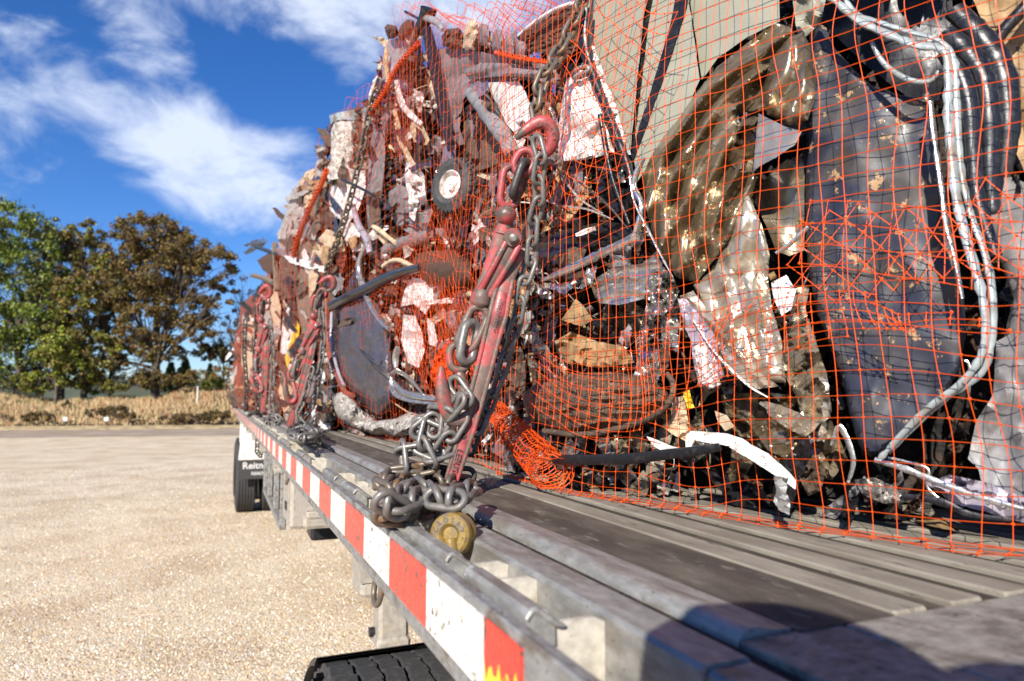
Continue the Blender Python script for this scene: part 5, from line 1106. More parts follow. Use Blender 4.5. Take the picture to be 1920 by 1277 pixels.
while cnt < 620:       # rods, hoses, wires
    x = rx(); ty_, by = top_y(x), base_y(x); y = random.uniform(ty_ + 14, by); dep = min(9, depth_at(x, y))
    l_ = random.uniform(20, 110) * (1.15 / dep) ** .5; a = random.gauss(1.4, .75); mo = max_off(x, y, 12)
    off = min(random.uniform(-.05, .05), mo - .03); c, sn = math.cos(a), math.sin(a); b_ = random.gauss(0, .22) * l_
    pts = [(x - c * l_ / 2, y - sn * l_ / 2, off), (x - c * l_ * .2 - sn * b_, y - sn * l_ * .2 + c * b_, off + random.uniform(-.02, .01)), (x + c * l_ * .2 - sn * b_ * .5, y + sn * l_ * .2 + c * b_ * .5, off), (x + c * l_ / 2, y + sn * l_ / 2, off - .02)]
    cnt += 1
    if min(q[1] - top_y(q[0]) for q in pts) < 6 or max(q[1] - base_y(q[0]) for q in pts) > 0: continue
    P = rod_pts(pts, off, 4); r_ = random.choice([.8, 1.2, 1.8, 3, 4.5]) / F * dep * random.uniform(.8, 1.2)
    fill.tube(P, [r_ * (1 + .25 * n3(i * .8, x, y)) for i in range(len(P))], 7, sq=random.choice([1, 1, .4]), mi=random.choice(pal(x, y)), upv=fwd)
cnt = 0
while cnt < 1500:      # chips
    x = rx(); ty_, by = top_y(x), base_y(x); y = random.uniform(ty_ + 6, by + 4); dep = min(9, depth_at(x, y)); s = random.uniform(4, 15) * (1.15 / dep) ** .35
    off = min(random.uniform(-.10, .02), max_off(x, y, s * 1.2) - .03); cnt += 1
    if off < -.12: continue
    shard(x, y, s, off, random.choice(pal(x, y)), random.uniform(1, 3.5))
tag(fill.build('tangled_scrap', [M[q] for q in fm], smooth=45, origin=(.6, 1.4, DZ)), 'countless torn bits of rusty, white, black and silver scrap packed between the larger pieces', 'scrap', kind='stuff')
# ================================================================== NET
ARC = [0]
for a, b in zip(PLAN, PLAN[1:]): ARC.append(ARC[-1] + math.hypot(b[0] - a[0], b[1] - a[1]))
def plan_at(s):
    s = max(0, min(ARC[-1] - 1e-4, s))
    for i in range(len(ARC) - 1):
        if s <= ARC[i + 1]:
            t = (s - ARC[i]) / (ARC[i + 1] - ARC[i])
            t2 = t
            return Vector((PLAN[i][0] + (PLAN[i + 1][0] - PLAN[i][0]) * t2, PLAN[i][1] + (PLAN[i + 1][1] - PLAN[i][1]) * t2, 0))
TOPC = {}
def top_at(s):
    k = round(s / .06)
    if k not in TOPC:
        p = plan_at(k * .06); TOPC[k] = sil_top(p.x, p.y) if p.y > .2 else 2.2
    return TOPC[k]
def net_pos(s, z, off, warp, sd):
    w = warp
    s2 = s + w * .045 * noise.noise(Vector((s * 2.1, z * 2.3, sd))) + w * .012 * noise.noise(Vector((s * 9, z * 8, sd + 5)))
    z2 = z + w * .05 * noise.noise(Vector((s * 1.9 + 7, z * 2.2, sd + 3))) + w * .010 * noise.noise(Vector((s * 8 + 3, z * 9, sd + 8)))
    p = plan_at(s2); L_ = p.length; k = off * min(2.2, max(1, L_ / 1.1)); tp = top_at(s2)
    relief = .022 * noise.noise(Vector((s2 * 3.2, z2 * 3.2, sd * .3 + 11))) + .006 * noise.noise(Vector((s2 * 11, z2 * 11, sd + 1)))
    hem = max(0, 1 - (z2 - DZ) / .16); k += relief - .02 * hem
    q = p - p.normalized() * k
    over = z2 - tp
    if over > 0: q = q + Vector((.9, .35, 0)).normalized() * over; z2 = tp + .05 + .04 * noise.noise(Vector((s2 * 4, over * 5, 2))) - over * .08
    if z2 < DZ + .004:          # hem lying on the deck
        d_ = DZ + .004 - z2; q = q - p.normalized() * d_ * .7; z2 = DZ + .004 + .004 * abs(noise.noise(Vector((s2 * 20, d_ * 20, 0))))
    q.z = z2; return q
def cord(mb, P, r, mi=0):
    k = len(P); vs = []; a = None
    for i, p in enumerate(P):
        t = (P[min(i + 1, k - 1)] - P[max(i - 1, 0)]).normalized()
        a = t.cross(fwd).normalized(); b = t.cross(a)
        rr = r
        for c_, s_ in ((1, 0), (-.5, .866), (-.5, -.866)): vs.append(p + a * (c_ * rr) + b * (s_ * rr))
    mb.add(vs, [(i * 3 + j, i * 3 + (j + 1) % 3, i * 3 + 3 + (j + 1) % 3, i * 3 + 3 + j) for i in range(k - 1) for j in range(3)], mi)
def net_layer(mb, s0, s1, z0, z1, off, cell=.0245, ang=0, warp=1, sd=0, poly=None, r=.0005, sub=2, knots=True, sx=1):
    c, sn = math.cos(ang), math.sin(ang); cs, cz = (s0 + s1) / 2, (z0 + z1) / 2
    H = math.hypot(s1 - s0, z1 - z0) / 2 if ang else None
    nu = int(((2 * H) if ang else (s1 - s0)) / cell / sx); nv = int(((2 * H) if ang else (z1 - z0)) / cell)
    G = {}
    for i in range(nu + 1):
        for j in range(nv + 1):
            u, v = (i - nu / 2) * cell * sx, (j - nv / 2) * cell
            s, z = cs + u * c - v * sn, cz + u * sn + v * c
            if s < s0 or s > s1 or z < z0 or z > z1: continue
            if poly is not None:
                q = plan_at(s); q = q - q.normalized() * off; q.z = z
                if q.dot(fwd) <= .05 or not inside(proj(q), poly): continue
            if z > top_at(s) + .35: continue
            G[i, j] = net_pos(s, z, off, warp, sd)
    def runs(ax):
        seen = set()
        for (i, j) in sorted(G):
            if (i, j) in seen: continue
            run = []; a, b = i, j
            while (a, b) in G and (a, b) not in seen:
                seen.add((a, b)); run.append(G[a, b]); a, b = (a + 1, b) if ax == 0 else (a, b + 1)
            if len(run) > 1: yield run
    for ax in (0, 1):
        for run in runs(ax):
            if sub > 1 and run[0].length < 4: P = catmull(run, sub)
            else: P = run
            cord(mb, P, r * (1.15 if ax == 0 else .9))
    if knots:
        for k, p in G.items():
            if p.length > 2.6 or p.z < DZ + .002: continue
            n_ = p.normalized(); a = Vector((n_.y, -n_.x, 0)); b = n_.cross(a); h = random.uniform(.0012, .0023)
            vs = [p + a * h, p + b * h, p - a * h, p - b * h, p + n_ * .0009, p - n_ * .0009]
            mb.add(vs, [(0, 1, 5), (1, 2, 5), (2, 3, 5), (3, 0, 5), (1, 0, 4), (2, 1, 4), (3, 2, 4), (0, 3, 4)])
random.seed(4)
NOFF = .105
S_ = lambda x: next(ARC[i] + (ARC[i + 1] - ARC[i]) * j / 20 for i in range(len(PLAN) - 1) for j in range(20) if proj(plan_at(ARC[i] + (ARC[i + 1] - ARC[i]) * j / 20))[0] <= x and plan_at(ARC[i] + (ARC[i + 1] - ARC[i]) * j / 20).dot(fwd) > 0)
sN = S_(945)
nb = MB()
net_layer(nb, .02, sN + .02, DZ - .08, 2.3, NOFF, warp=1.25, sd=0, sub=2)
for an_, sd_ in ((.75, 12), (.2, 13)): net_layer(nb, .1, S_(1240), .10, .45, NOFF + .004, ang=an_, warp=1.3, sd=sd_, r=.0005, poly=[(1470, 400), (1600, 380), (1760, 400), (1920, 330), (2050, 400), (2050, 640), (1900, 600), (1750, 560), (1600, 600), (1450, 540)])
net_layer(nb, .1, S_(1000), -.1, .5, NOFF + .008, ang=.12, warp=3.2, sd=15, cell=.018, r=.0005, poly=[(930, 640), (1100, 560), (1290, 520), (1500, 540), (1900, 600), (2000, 700), (1600, 720), (1400, 735), (1250, 700), (1100, 730), (950, 730)])
net_layer(nb, .2, sN + .05, .2, 1.5, NOFF + .008, ang=.5, warp=2.6, sd=19, poly=[(985, 330), (1040, 120), (1110, 10), (1180, -40), (1300, 0), (1240, 200), (1180, 330), (1100, 420), (1000, 430)])
tag(nb.build('cargo_net', M['net'], origin=(.68, .7, DZ)), 'orange plastic mesh net stretched over the nearest scrap right of the big red load binder', 'cargo net')
nb = MB(); sE = ARC[11]
net_layer(nb, sN, ARC[9] + .1, DZ - .03, 1.75, NOFF - .02, warp=2.2, sd=2, sub=2, r=.0005, cell=.034, sx=1.5)
net_layer(nb, sN, ARC[9], DZ, 1.6, NOFF - .01, ang=.35, warp=3.0, sd=21, r=.00045, cell=.030, sx=1.2, poly=[(700, 440), (800, 420), (870, 380), (960, 300), (990, 420), (960, 700), (900, 760), (820, 720), (740, 690), (700, 600)])
net_layer(nb, sN, ARC[9], .5, 1.7, NOFF - .01, ang=-.3, warp=2.5, sd=25, r=.00045, cell=.030, sx=1.2, poly=[(590, 440), (700, 180), (770, 80), (800, 250), (760, 320), (700, 330), (660, 450), (640, 560), (600, 560)])
net_layer(nb, sN, ARC[9], 0, .8, NOFF, ang=.8, warp=3.2, sd=29, r=.00045, cell=.030, sx=1.2, poly=[(780, 560), (860, 540), (890, 600), (870, 720), (820, 720), (780, 660)])
tag(nb.build('cargo_net', M['net'], origin=(.6, 2.2, DZ)), 'bunched orange mesh net draped over the tangle left of the big red load binder', 'cargo net')
nb = MB()
net_layer(nb, ARC[9] + .1, ARC[14], DZ, 1.75, NOFF - .03, warp=1.6, sd=6, sub=1, r=.0007, cell=.10, sx=2, knots=False)
net_layer(nb, ARC[9] + .1, ARC[14], DZ, 1.75, NOFF - .02, ang=.4, warp=3, sd=36, sub=1, r=.0007, cell=.15, sx=1.6, knots=False, poly=[(430, 560), (520, 430), (600, 330), (640, 470), (612, 640), (570, 790), (500, 800), (440, 750)])
tag(nb.build('cargo_net', M['net'], origin=(.4, 5, DZ)), 'orange mesh net over the middle and rear bales behind the small red binders', 'cargo net')
# rolled up hem of the net behind the binder handle
nb = MB(); A0, A1 = S(925, 765, .13), S(1038, 890, .13); n1, n2 = 34, 16
axis = (A1 - A0).normalized(); b1 = axis.cross(Vector((0, 0, 1))).normalized(); b2 = axis.cross(b1)
def rp(i, j):
    f = i / n1; r = .021 + .016 * f + .004 * n3(i * .5, math.cos(j * 6.28 / n2) * 1.5, 3); a = 2 * math.pi * j / n2 + .6 * n3(i * .3, 2, 5); q = A0.lerp(A1, f) + b1 * math.cos(a) * r + b2 * math.sin(a) * r * .8
    if q.z < DZ + .006: q.z = DZ + .006
    return q
for j in range(n2): cord(nb, [rp(i, j) for i in range(n1 + 1)], .0008)
for i in range(n1 + 1): cord(nb, [rp(i, j) for j in range(n2 + 1)], .0008)
tag(nb.build('rolled_net', M['net']), 'rolled hem of orange net resting on the deck right of the binder handle', 'net roll')
# stray loose ropes of net (twisted orange strands)
for lab, pts, off in (('twisted orange net rope running up beside the tall weathered board', [(548, 480), (560, 440), (580, 390), (600, 350), (612, 320)], .12),
                      ('twisted orange net rope at the top left edge under the drum', [(690, 215), (705, 195), (722, 170), (735, 140), (752, 115), (785, 80)], .09),
                      ('taut orange net rope across the top under the brown corrugated sheet', [(930, 98), (965, 106), (1000, 112), (1030, 116), (1050, 118)], .06)):
    P = rod_pts([(a, b, off) for a, b in pts], off, 8); mb = MB()
    for q in range(5):
        mb.tube([p + right * (.005 * math.cos(i * .9 + q * 1.26)) * p.length * .6 + up * (.005 * math.sin(i * .9 + q * 1.26)) * p.length * .6 for i, p in enumerate(P)], .0016 * P[0].length * .5, 5)
    tag(mb.build('net_rope', M['net']), lab, 'rope')

# ================================================================== CHAINS
LINKS = {}
def link_mesh(mname, wire=.0039, half=.0125, rad=.0100):
    if (mname, wire, half) in LINKS: return LINKS[mname, wire, half]
    P = []
    for i in range(9): a = -math.pi / 2 + math.pi * i / 8; P.append(Vector((half + math.cos(a) * rad, math.sin(a) * rad, 0)))
    for i in range(9): a = math.pi / 2 + math.pi * i / 8; P.append(Vector((-half + math.cos(a) * rad, math.sin(a) * rad, 0)))
    m = MB(); m.tube(P, wire, 9, closed=True, upv=(0, 0, 1))
    me = bpy.data.meshes.new('link'); me.from_pydata([tuple(v) for v in m.v], [], m.f); me.materials.append(M[mname]); me.shade_smooth(); me.update()
    LINKS[mname, wire, half] = me; return me
def chain(label, path, mname='chain', scale=1, group=None, roll=.4, seed=1, jit=.15, twist=0.8):
    """path: world points; link after link along it, every second one turned a quarter"""
    rnd = random.Random(seed); me = link_mesh(mname); pitch = .0325 * scale
    P = catmull(path, 10); root = empty('chain', P[-1] if P[-1].z < P[0].z else P[0], label, 'chain', group)
    acc = 0; d = [0]
    for a, b in zip(P, P[1:]): d.append(d[-1] + (b - a).length)
    n = min(98, int(d[-1] / pitch)); j = 0
    for i in range(n):
        s = (i + .5) * pitch
        def at(s):
            s = max(0, min(d[-1] - 1e-6, s))
            for q in range(len(d) - 1):
                if d[q + 1] >= s: return P[q].lerp(P[q + 1], (s - d[q]) / max(1e-9, d[q + 1] - d[q]))
            return P[-1]
        a, b = at(s - pitch * .55), at(s + pitch * .55); c = (a + b) / 2
        t = (b - a).normalized(); vn = -c.normalized(); n1_ = (vn - t * vn.dot(t)).normalized(); n2_ = t.cross(n1_)
        w = twist + (math.pi / 2 if i % 2 else 0) + rnd.uniform(-jit, jit)
        z = n1_ * math.cos(w) + n2_ * math.sin(w); y = z.cross(t)
        o = bpy.data.objects.new('link', me); COL.objects.link(o); o.parent = root
        mw = Matrix((( t.x, y.x, z.x, c.x), (t.y, y.y, z.y, c.y), (t.z, y.z, z.z, c.z), (0, 0, 0, 1))) @ Matrix.Scale(scale, 4)
        o.matrix_local = Matrix.Translation(-root.location) @ mw
    return root
def PD(x, y, lift=0, cap=1.09):
    return min(cap, (.140 - lift) * F / max(1, y - 747)) if y > 760 else cap
c3 = lambda x, y: (640 + x / 2.902, 560 + y / 2.902)
# down the right of the binder
chain('long grey chain hanging down the right side of the big red binder', [W(x, y, d) for x, y, d in ((1006, 262, 1.06), (1012, 285, 1.055), (1016, 310, 1.06), (1008, 343, 1.065), (1012, 375, 1.07), (1002, 406, 1.08), (998, 445, 1.085), (1000, 478, 1.09), (988, 512, 1.09), (978, 551, 1.09), (973, 590, 1.10), (963, 625, 1.11), (951, 663, 1.12), (940, 700, 1.12), (922, 745, 1.12), (905, 790, 1.12), (888, 835, 1.11))], 'chain', seed=3, twist=.9)
chain('rusty chain running from the upper hook up over the load edge', [W(x, y, d) for x, y, d in ((1012, 232, 1.08), (1006, 205, 1.09), (1008, 180, 1.10), (1014, 150, 1.10), (1028, 130, 1.11), (1042, 108, 1.13), (1062, 70, 1.15), (1085, 20, 1.17), (1105, -40, 1.2))], 'chainr', seed=4, twist=.5)
# pile on the side rail
def pile(label, pts, m, seed, lift0=.0, **k):
    rnd = random.Random(seed); out = []
    for i, q in enumerate(pts):
        x, y = c3(q[0], q[1]); lift = lift0 + (q[2] if len(q) > 2 else rnd.uniform(0, .012)); out.append(W(x, y, PD(x, y, lift, 1.075 - lift)))
    return chain(label, out, m, seed=seed, jit=.5, scale=1.12, **k)
pile('grey chain hooked in the lower hook and falling into the pile on the rail', [(612, 452, .03), (655, 520, .04), (700, 575, .04), (690, 625, .035), (655, 640, .03), (628, 700, .03), (570, 780, .03), (530, 850, .025), (470, 860, .03), (420, 800, .02), (350, 790, .02), (325, 850, .02), (300, 895, .02), (360, 905, .03)], 'chain', 8)
pile('grey chain looping left of the lower hook down to the pile', [(640, 560, .045), (612, 630, .05), (560, 600, .02), (508, 610, .02), (520, 700, .02), (470, 760, .03), (440, 700, .02), (450, 650, .02), (480, 640, .015), (460, 760, .03), (430, 850, .03), (500, 880, .035), (560, 880, .03), (600, 830, .02)], 'chain', 9)
pile('brown rusty chain coiled highest in the pile on the side rail', [(500, 915), (420, 920), (360, 945), (290, 945), (235, 985), (215, 1030), (265, 1045), (320, 1020), (380, 975), (400, 920), (330, 910), (270, 960)], 'chainr', 10, .012)
pile('rusty orange chain coiled lowest in the pile at the rail edge', [(700, 1000), (640, 985), (590, 1010), (560, 1050), (510, 1060), (470, 1110), (420, 1140), (360, 1160), (300, 1195), (240, 1165), (225, 1115), (290, 1105), (350, 1100), (400, 1060), (440, 1010), (500, 990), (560, 1010)], 'chainr', 11, .0)
pile('dark brown chain lying across the middle of the pile on the rail', [(715, 1030), (670, 1060), (610, 1090), (540, 1090), (480, 1040), (420, 1010), (350, 1040), (300, 1085), (250, 1120), (300, 1140), (370, 1110), (430, 1080)], 'chain', 13, .018)
pile('dark chain tail behind the pile next to the binder handle', [(700, 960), (640, 950), (560, 960), (500, 950), (440, 940), (380, 1010), (460, 1080), (520, 1120), (440, 1160), (390, 1180)], 'chaind', 14, -.004)
chain('dark chain hanging behind the binder handle', [W(x, y, d) for x, y, d in ((948, 600, 1.15), (940, 640, 1.15), (930, 690, 1.15), (915, 740, 1.14), (898, 790, 1.13), (884, 840, 1.12), (876, 870, 1.1))], 'chaind', seed=15)
# further along the trailer
chain('brown chain climbing past the white drum over the top of the load', [S(x, y, .10) for x, y in ((712, 150), (704, 175), (697, 195), (690, 222), (684, 255), (678, 285), (670, 320), (655, 380), (640, 430), (622, 480), (606, 530), (598, 575))], 'chainr', scale=1.25, seed=16)
chain('grey chain hanging right of the second binder into its pile', [W(x, y, 2.95) for x, y in ((602, 560), (604, 600), (606, 640), (602, 680), (596, 715), (590, 745), (580, 770), (566, 790), (556, 800))], 'chain', scale=1.2, seed=17)
chain('loose grey chain doubled below the second binder', [W(x, y, 2.9) for x, y in ((585, 690), (575, 730), (566, 760), (558, 775), (570, 800), (590, 790), (598, 765))], 'chain', scale=1.2, seed=18)
for i, lab in enumerate(('grey chain heap on the rail below the second binder, upper coil', 'grey chain heap on the rail below the second binder, lower coil')):
    rnd = random.Random(40 + i); pts = []
    for q in range(22): a = q * 1.15; rr = rnd.uniform(.6, 1); x, y = 573 + math.cos(a) * 30 * rr, 806 + 8 * i + math.sin(a) * 11 * rr; pts.append(W(x, y, min(3.1, (.135 - rnd.uniform(0, .03)) * F / (y - 747))))
    chain(lab, pts, 'chain' if i else 'chaind', scale=1.1, seed=50 + i, jit=.8)
chain('dark chain hanging beside the third binder at the far bale', [W(x, y, 4.1) for x, y in ((480, 575), (482, 620), (478, 670), (480, 720), (484, 760), (480, 785))], 'chaind', scale=1.4, seed=19)
chain('grey chain hanging right of the third binder', [W(x, y, 4.0) for x, y in ((506, 600), (510, 650), (512, 700), (508, 745), (512, 780))], 'chain', scale=1.3, seed=20)
chain('thin dark chain at the far left end of the red cloth', [W(x, y, 5.5) for x, y in ((460, 600), (458, 660), (462, 720), (460, 770))], 'chaind', scale=1.6, seed=21)
for i, lab in enumerate(('chain heap on the rail below the third binder', 'chain heap on the far end of the rail')):
    rnd = random.Random(60 + i); pts = []
    for q in range(20): a = q * 1.2; rr = rnd.uniform(.6, 1); x, y = 512 - 34 * i + math.cos(a) * (20 - 5 * i) * rr, 787 - 6 * i + math.sin(a) * 10 * rr; pts.append(W(x, y, 3.9 + 1.6 * i + rnd.uniform(-.05, .05)))
    chain(lab, pts, 'chaind' if i else 'chain', scale=1.2, seed=70 + i, jit=.8)
chain('chain loop hanging down outside the rail near the white flap panel', [W(x, y, 4.2) for x, y in ((484, 800), (483, 825), (482, 848), (487, 856), (492, 845), (494, 825), (496, 812))], 'chaind', scale=1.2, seed=22)

# ================================================================== LOAD BINDERS
def binder(label, T, detail=True, sc_d=1):
    """T(x, y, dz) places a point given in the near binder's own drawing; dz metres toward the viewer"""
    base = T(847, 900, 0); root = empty('load_binder', base, label, 'load binder')
    unit = (T(900, 500, 0) - T(901, 500, 0)).length
    ns = 14 if detail else 8
    def tb(name, pts, r, m, sq=1.0, parent=root, n=5, closed=False, label=None, mbin=None, sides=None):
        P3 = [Vector((p[0], p[1], p[2] if len(p) > 2 else 0)) for p in pts]
        C = catmull(P3, n, closed) if n > 1 else P3
        rr = lerp_list(r if isinstance(r, (list, tuple)) else [r, r], len(C)); P = [T(p.x, p.y, p.z) for p in C]
        mb = mbin or MB(); mb.tube(P, [q * unit for q in rr], sides or ns, sq=sq, closed=closed, upv=fwd)
        if mbin: return
        o = mb.build(name, M[m], parent, smooth=60)
        if label: o['label'] = label
        return o
    def loop(name, cx, cy, dx, dy, wid, wire, m, dz=0, tilt=0, parent=root):
        L_ = math.hypot(dx, dy); ux, uy = dx / L_, dy / L_; nx, ny = -uy, ux; pts = []
        for sgn in (1, -1):
            for i in range(7):
                a = -math.pi / 2 + math.pi * i / 6; u = sgn * (L_ / 2 - wid / 2 + math.cos(a) * wid / 2); v = sgn * math.sin(a) * wid / 2
                pts.append((cx + ux * u + nx * v * math.cos(tilt), cy + uy * u + ny * v * math.cos(tilt), dz + v * unit * math.sin(tilt)))
        return tb(name, pts, wire, m, n=2, closed=True, parent=parent)
    # upper hook with its eye
    uh = tb('upper_hook', [(966, 260, .006), (978, 250, .008), (992, 239, .008), (1006, 231, .008), (1020, 229, .008), (1032, 238, .006), (1037, 254, .004), (1034, 272, .002), (1024, 286, 0), (1006, 290, 0)], [4, 8, 11, 12, 13, 13, 13, 12, 10, 8], 'red', .8)
    loop('hook_eye', 983, 304, -22, 40, 34, 7.5, 'red', .0)
    # heavy link and red clevis link
    loop('heavy_link', 976, 336, -22, 66, 32, 8, 'chaind', .004, 1.15)
    loop('clevis_link', 957, 350, -10, 76, 34, 7, 'red', .0, .25)
    mb = MB(); c = T(949, 403, .006); mb.sphere(c, 19.5 * unit, 20, 14, sc=(1, 1, .95)); mb.build('ball_swivel', M['red'], root, smooth=180)
    tb('swivel_neck', [(950, 414), (946, 428), (943, 440)], [13, 15, 17], 'redd', .8)
    tb('yoke_body', [(948, 420), (943, 440), (934, 466), (922, 495), (912, 520), (904, 545)], [15, 18, 17, 14, 12, 13], 'redd', .55)
    # toggle arm with two ribs and a groove
    tb('toggle_arm', [(961, 450, .010), (944, 482, .012), (926, 515, .010), (908, 548, .006)], [17, 16, 14, 13], 'redd', .45)
    tb('arm_rib', [(952, 448, .018), (936, 478, .020), (918, 512, .018), (898, 548, .012)], [6, 6, 5.5, 7], 'red', .8)
    tb('arm_rib', [(974, 460, .018), (957, 490, .020), (938, 522, .018), (918, 556, .012)], [6, 6, 5.5, 7], 'red', .8)
    mb = MB(); c0, c1 = T(962, 446, -.006), T(962, 446, .024); mb.tube([c0, c0.lerp(c1, .9), c1], [18 * unit, 18 * unit, 15.5 * unit], 24); bo = mb.build('pivot_boss', M['redd'], root, smooth=40)
    mb = MB(); c2 = T(963, 447, .030); mb.tube([c1, c2, T(963, 447, .033)], [9 * unit, 9 * unit, 5 * unit], 18); mb.build('pivot_pin', M['chain'], bo, smooth=40)
    tb('arm_collar', [(908, 544, .008), (903, 556, .008), (900, 568, .006), (898, 577, .004)], [14, 19, 20, 12], 'redd', .85)
    # lever handle: flat I section
    hc = [(976, 468, .0), (966, 492, .004), (950, 522, .008), (941, 555, .012), (934, 590, .012), (925, 622, .010), (910, 682, .008), (894, 742, .006), (878, 800, .004), (862, 852, .002), (847, 899, 0)]
    hw = [11, 13, 16, 19, 20, 19, 17.5, 17, 16, 15, 14]
    hd = tb('lever_handle', hc, hw, 'redd', .36, n=4)
    ax_ = Vector((hc[8][0] - hc[5][0], hc[8][1] - hc[5][1], 0)).normalized(); nx_ = Vector((-ax_.y, ax_.x, 0))
    for sgn in (1, -1):
        rim = [(p[0] + nx_.x * sgn * w * .74, p[1] + nx_.y * sgn * w * .74, p[2] + .0045) for p, w in zip(hc[2:], hw[2:])]
        tb('handle_rim', rim, [4, 5, 5, 4.6, 4.6, 4.6, 4.6, 4, 3], 'redd', .8, parent=hd)
    tb('handle_strip', [(922, 634, .012), (907, 690, .010), (891, 752, .008), (886, 772, .006)], [6, 7, 6.5, 4], 'redd', .5, parent=hd)
    tb('handle_tip', [(874, 792, .006), (864, 836, .005), (855, 868, .004), (846, 901, .0025)], [12.5, 12.5, 12.5, 12], 'red', .32, parent=hd)
    tb('handle_head', [(941, 548, .016), (935, 584, .018), (928, 612, .014)], [9, 13, 10], 'red', .4, parent=hd)
    mb = MB(); c = T(868, 817, .0095); mb.tube([c, T(868, 817, .0103)], 6 * unit, 16); mb.build('hole_shade_disc', M['dark'], hd)  # dark disc laid on the handle as the shade of its hole
    if detail:
        def along(x0, y0, dz):
            return lambda u, v, h: T(x0 + (ax_.x * u + (-nx_.x) * v) / unit, y0 + (ax_.y * u + (-nx_.y) * v) / unit, dz + h)
        mb = MB(); text_mb(mb, 'LEBUS', along(855, 862, .0118), .0135); mb.build('handle_lettering', M['inkd'], hd)
        mb = MB(); text_mb(mb, 'WARNING', along(932, 588, .0262), .0100); mb.build('warning_lettering', M['inkd'], hd)
        mb = MB()
        for i, ch in enumerate('CROSBY'):
            a = R(118 - i * 25); cx_, cy_ = 1017, 252; rx_ = 20
            ux_, uy_ = math.cos(a), -math.sin(a); tx_, ty_ = math.sin(a), math.cos(a)
            text_mb(mb, ch, lambda u, v, h, ux_=ux_, uy_=uy_, tx_=tx_, ty_=ty_: T(cx_ + ux_ * (rx_ + v / unit) + tx_ * u / unit, cy_ + uy_ * (rx_ + v / unit) + ty_ * u / unit, .0175 + h), .0082)
        mb.build('hook_lettering', M['inkd'], uh)
    # lower swivel eye, link, hook
    loop('swivel_eye', 886, 616, -36, 78, 36, 7.5, 'redd', .006, .2)
    loop('heavy_link', 879, 642, -14, 74, 34, 8.5, 'chain', .010, .75)
    loop('hook_eye', 860, 670, 4, 48, 34, 7.5, 'redd', .004, .15)
    tb('lower_hook', [(858, 690, .002), (866, 716, .006), (873, 742, .010), (876, 766, .012), (868, 784, .014), (852, 788, .016), (840, 774, .020), (833, 750, .024), (829, 722, .026), (828, 702, .026), (828, 688, .026)], [8, 10, 10, 10, 11, 12, 13.5, 14, 12, 8, 4], 'redd', .75)
    return root
binder('big worn red lever load binder standing in the middle of the load, nearest the camera', lambda x, y, dz: W(x, y, (1.085 if y < 560 else 1.085 - (y - 560) * .00012) - dz), True)
def TF(px, py, sc, d, rot=0, ang=0):
    c, s = math.cos(ang), math.sin(ang)
    def f(x, y, dz):
        u, v = (x - 847) * sc, (y - 900) * sc; return W(px + u * c - v * s, py + u * s + v * c, d - dz * 1.2)
    return f
binder('second red load binder leaning above a heap of grey chain', TF(541, 800, .42, 2.95, ang=.02), False)
binder('third red load binder standing almost upright at the far bale', TF(492, 772, .34, 4.0, ang=-.22), False)
#binder('farthest red load binder, mostly hidden at the rear end', TF(473, 770, .26, 5.2, ang=-.2), False)

# ---- bits on the deck
for lab, o in (('curled dry tan leaf pair on the deck below the rolled net', [(975, 886), (990, 882), (1006, 886), (1016, 884), (1030, 896), (1028, 904), (1010, 902), (994, 898), (982, 894)]),
               ('orange brown leaf on the deck under the net at the lower right', [(1712, 975), (1730, 970), (1765, 976), (1795, 990), (1800, 996), (1770, 992), (1735, 984)])):
    mb = MB(); vs = []
    c = sum((onZ(a, b, DZ) for a, b in o), Vector()) / len(o)
    ring = [onZ(a, b, DZ + .006 + .006 * (i % 2)) for i, (a, b) in enumerate(o)]; n = len(ring)
    mb.add(ring + [c + Vector((0, 0, .012))] + [p - Vector((0, 0, .001)) for p in ring], [(i, (i + 1) % n, n) for i in range(n)]); tag(mb.build('dry_leaf', M['paper'] if '975' in str(o[0]) and o[0][0] == 975 else M['tan'], smooth=60), lab, 'leaf')
mb = MB(); c = onZ(918, 914, DZ); random.seed(8)
for i in range(26):
    a = random.uniform(0, 6.28); e = c + Vector((math.cos(a) * .014, math.sin(a) * .014, random.uniform(.004, .028))); mb.tube([c + Vector((random.uniform(-.004, .004), random.uniform(-.004, .004), 0)), c.lerp(e, .6) + Vector((0, 0, .004)), e], [.0007, .0005, .0002], 4)
tag(mb.build('grass_tuft', M['paper']), 'tiny dry grass tuft on the deck right of the chain pile', 'grass tuft')

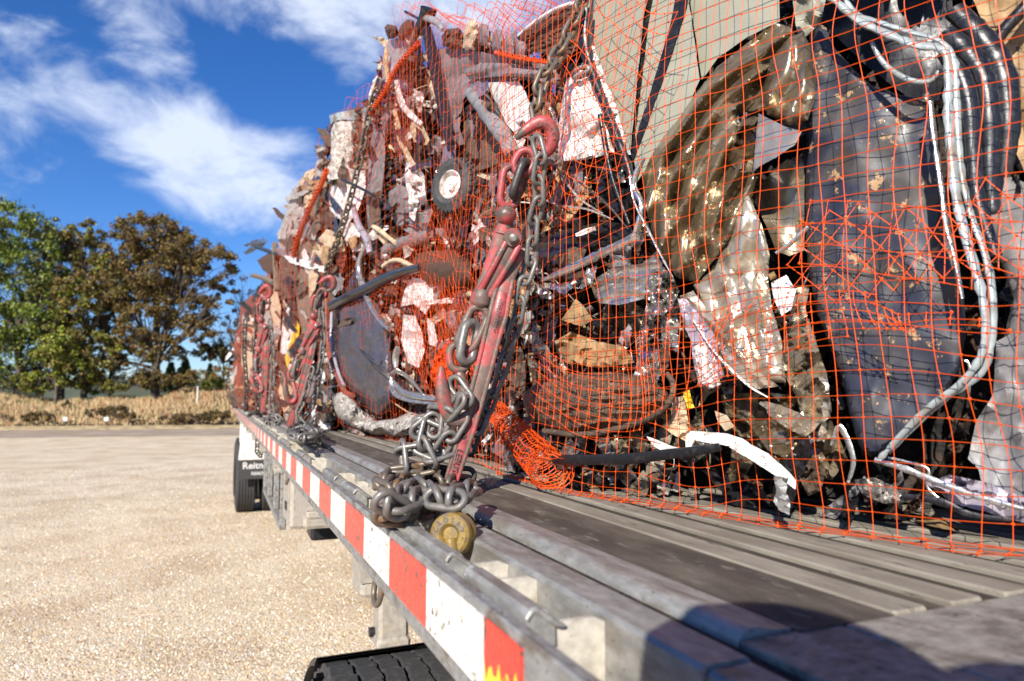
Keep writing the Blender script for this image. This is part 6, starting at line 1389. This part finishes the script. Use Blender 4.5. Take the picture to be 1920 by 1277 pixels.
# ---- the photographer behind the camera, whose shadow lies on the deck
ph = empty('person', (-.2, -.35, GZ), 'person standing beside the trailer leaning in, seen only by the shadow on the deck', 'person')
def skin(name, verts, edges, radii, m, parent):
    me = bpy.data.meshes.new(name); base = ROOT[ph]; me.from_pydata([tuple(Vector(v) - base) for v in verts], edges, []); o = bpy.data.objects.new(name, me); COL.objects.link(o); o.parent = parent
    sk = o.modifiers.new('skin', 'SKIN')
    for i, r in enumerate(radii): me.skin_vertices[0].data[i].radius = (r, r); me.skin_vertices[0].data[i].use_root = i == 0
    sk.use_smooth_shade = True; ss = o.modifiers.new('sub', 'SUBSURF'); ss.levels = 2; ss.render_levels = 2; me.materials.append(m); return o
vts = [(-.30, -.52, -.72), (-.27, -.44, -.48), (-.20, -.33, -.25), (-.13, -.24, -.08), (-.085, -.165, .0), (-.055, -.10, .07), (-.04, -.075, .115),
       (-.02, -.44, -.16), (.09, -.36, .0), (.075, -.20, .135), (.045, -.10, .10),
       (-.33, -.26, -.20), (-.30, -.12, -.34), (-.14, -.08, -.19), (-.07, -.06, -.07),
       (-.20, -.58, -.78), (-.18, -.54, -1.18), (-.19, -.60, -1.58), (-.38, -.48, -.78), (-.40, -.44, -1.18), (-.40, -.50, -1.58), (-.16, -.52, -1.63), (-.37, -.42, -1.63)]
eds = [(0, 1), (1, 2), (2, 3), (3, 4), (4, 5), (5, 6), (2, 7), (7, 8), (8, 9), (9, 10), (2, 11), (11, 12), (12, 13), (13, 14), (0, 15), (15, 16), (16, 17), (0, 18), (18, 19), (19, 20), (17, 21), (20, 22)]
rad_ = [.15, .15, .14, .07, .06, .085, .08, .065, .05, .04, .03, .065, .05, .04, .03, .09, .065, .045, .09, .065, .045, .035, .035]
skin('body', vts, eds, rad_, mat('skin', (.45, .28, .20), .6, bump=0), ph)
mb = MB(); mb.sphere((-.045, -.085, .115), .098, 18, 10, sc=(.9, 1, .8)); mb.build('hair', mat('brown_hair', (.05, .03, .02), .7, bump=0), ph, smooth=180)
mb = MB(); mb.tube([(-.30, -.52, -.80), (-.27, -.44, -.50), (-.20, -.35, -.20)], [.19, .175, .15], 16, sq=.8); mb.build('jacket', mat('jacket_cloth', (.05, .06, .09), .8, bump=0), ph, smooth=60)
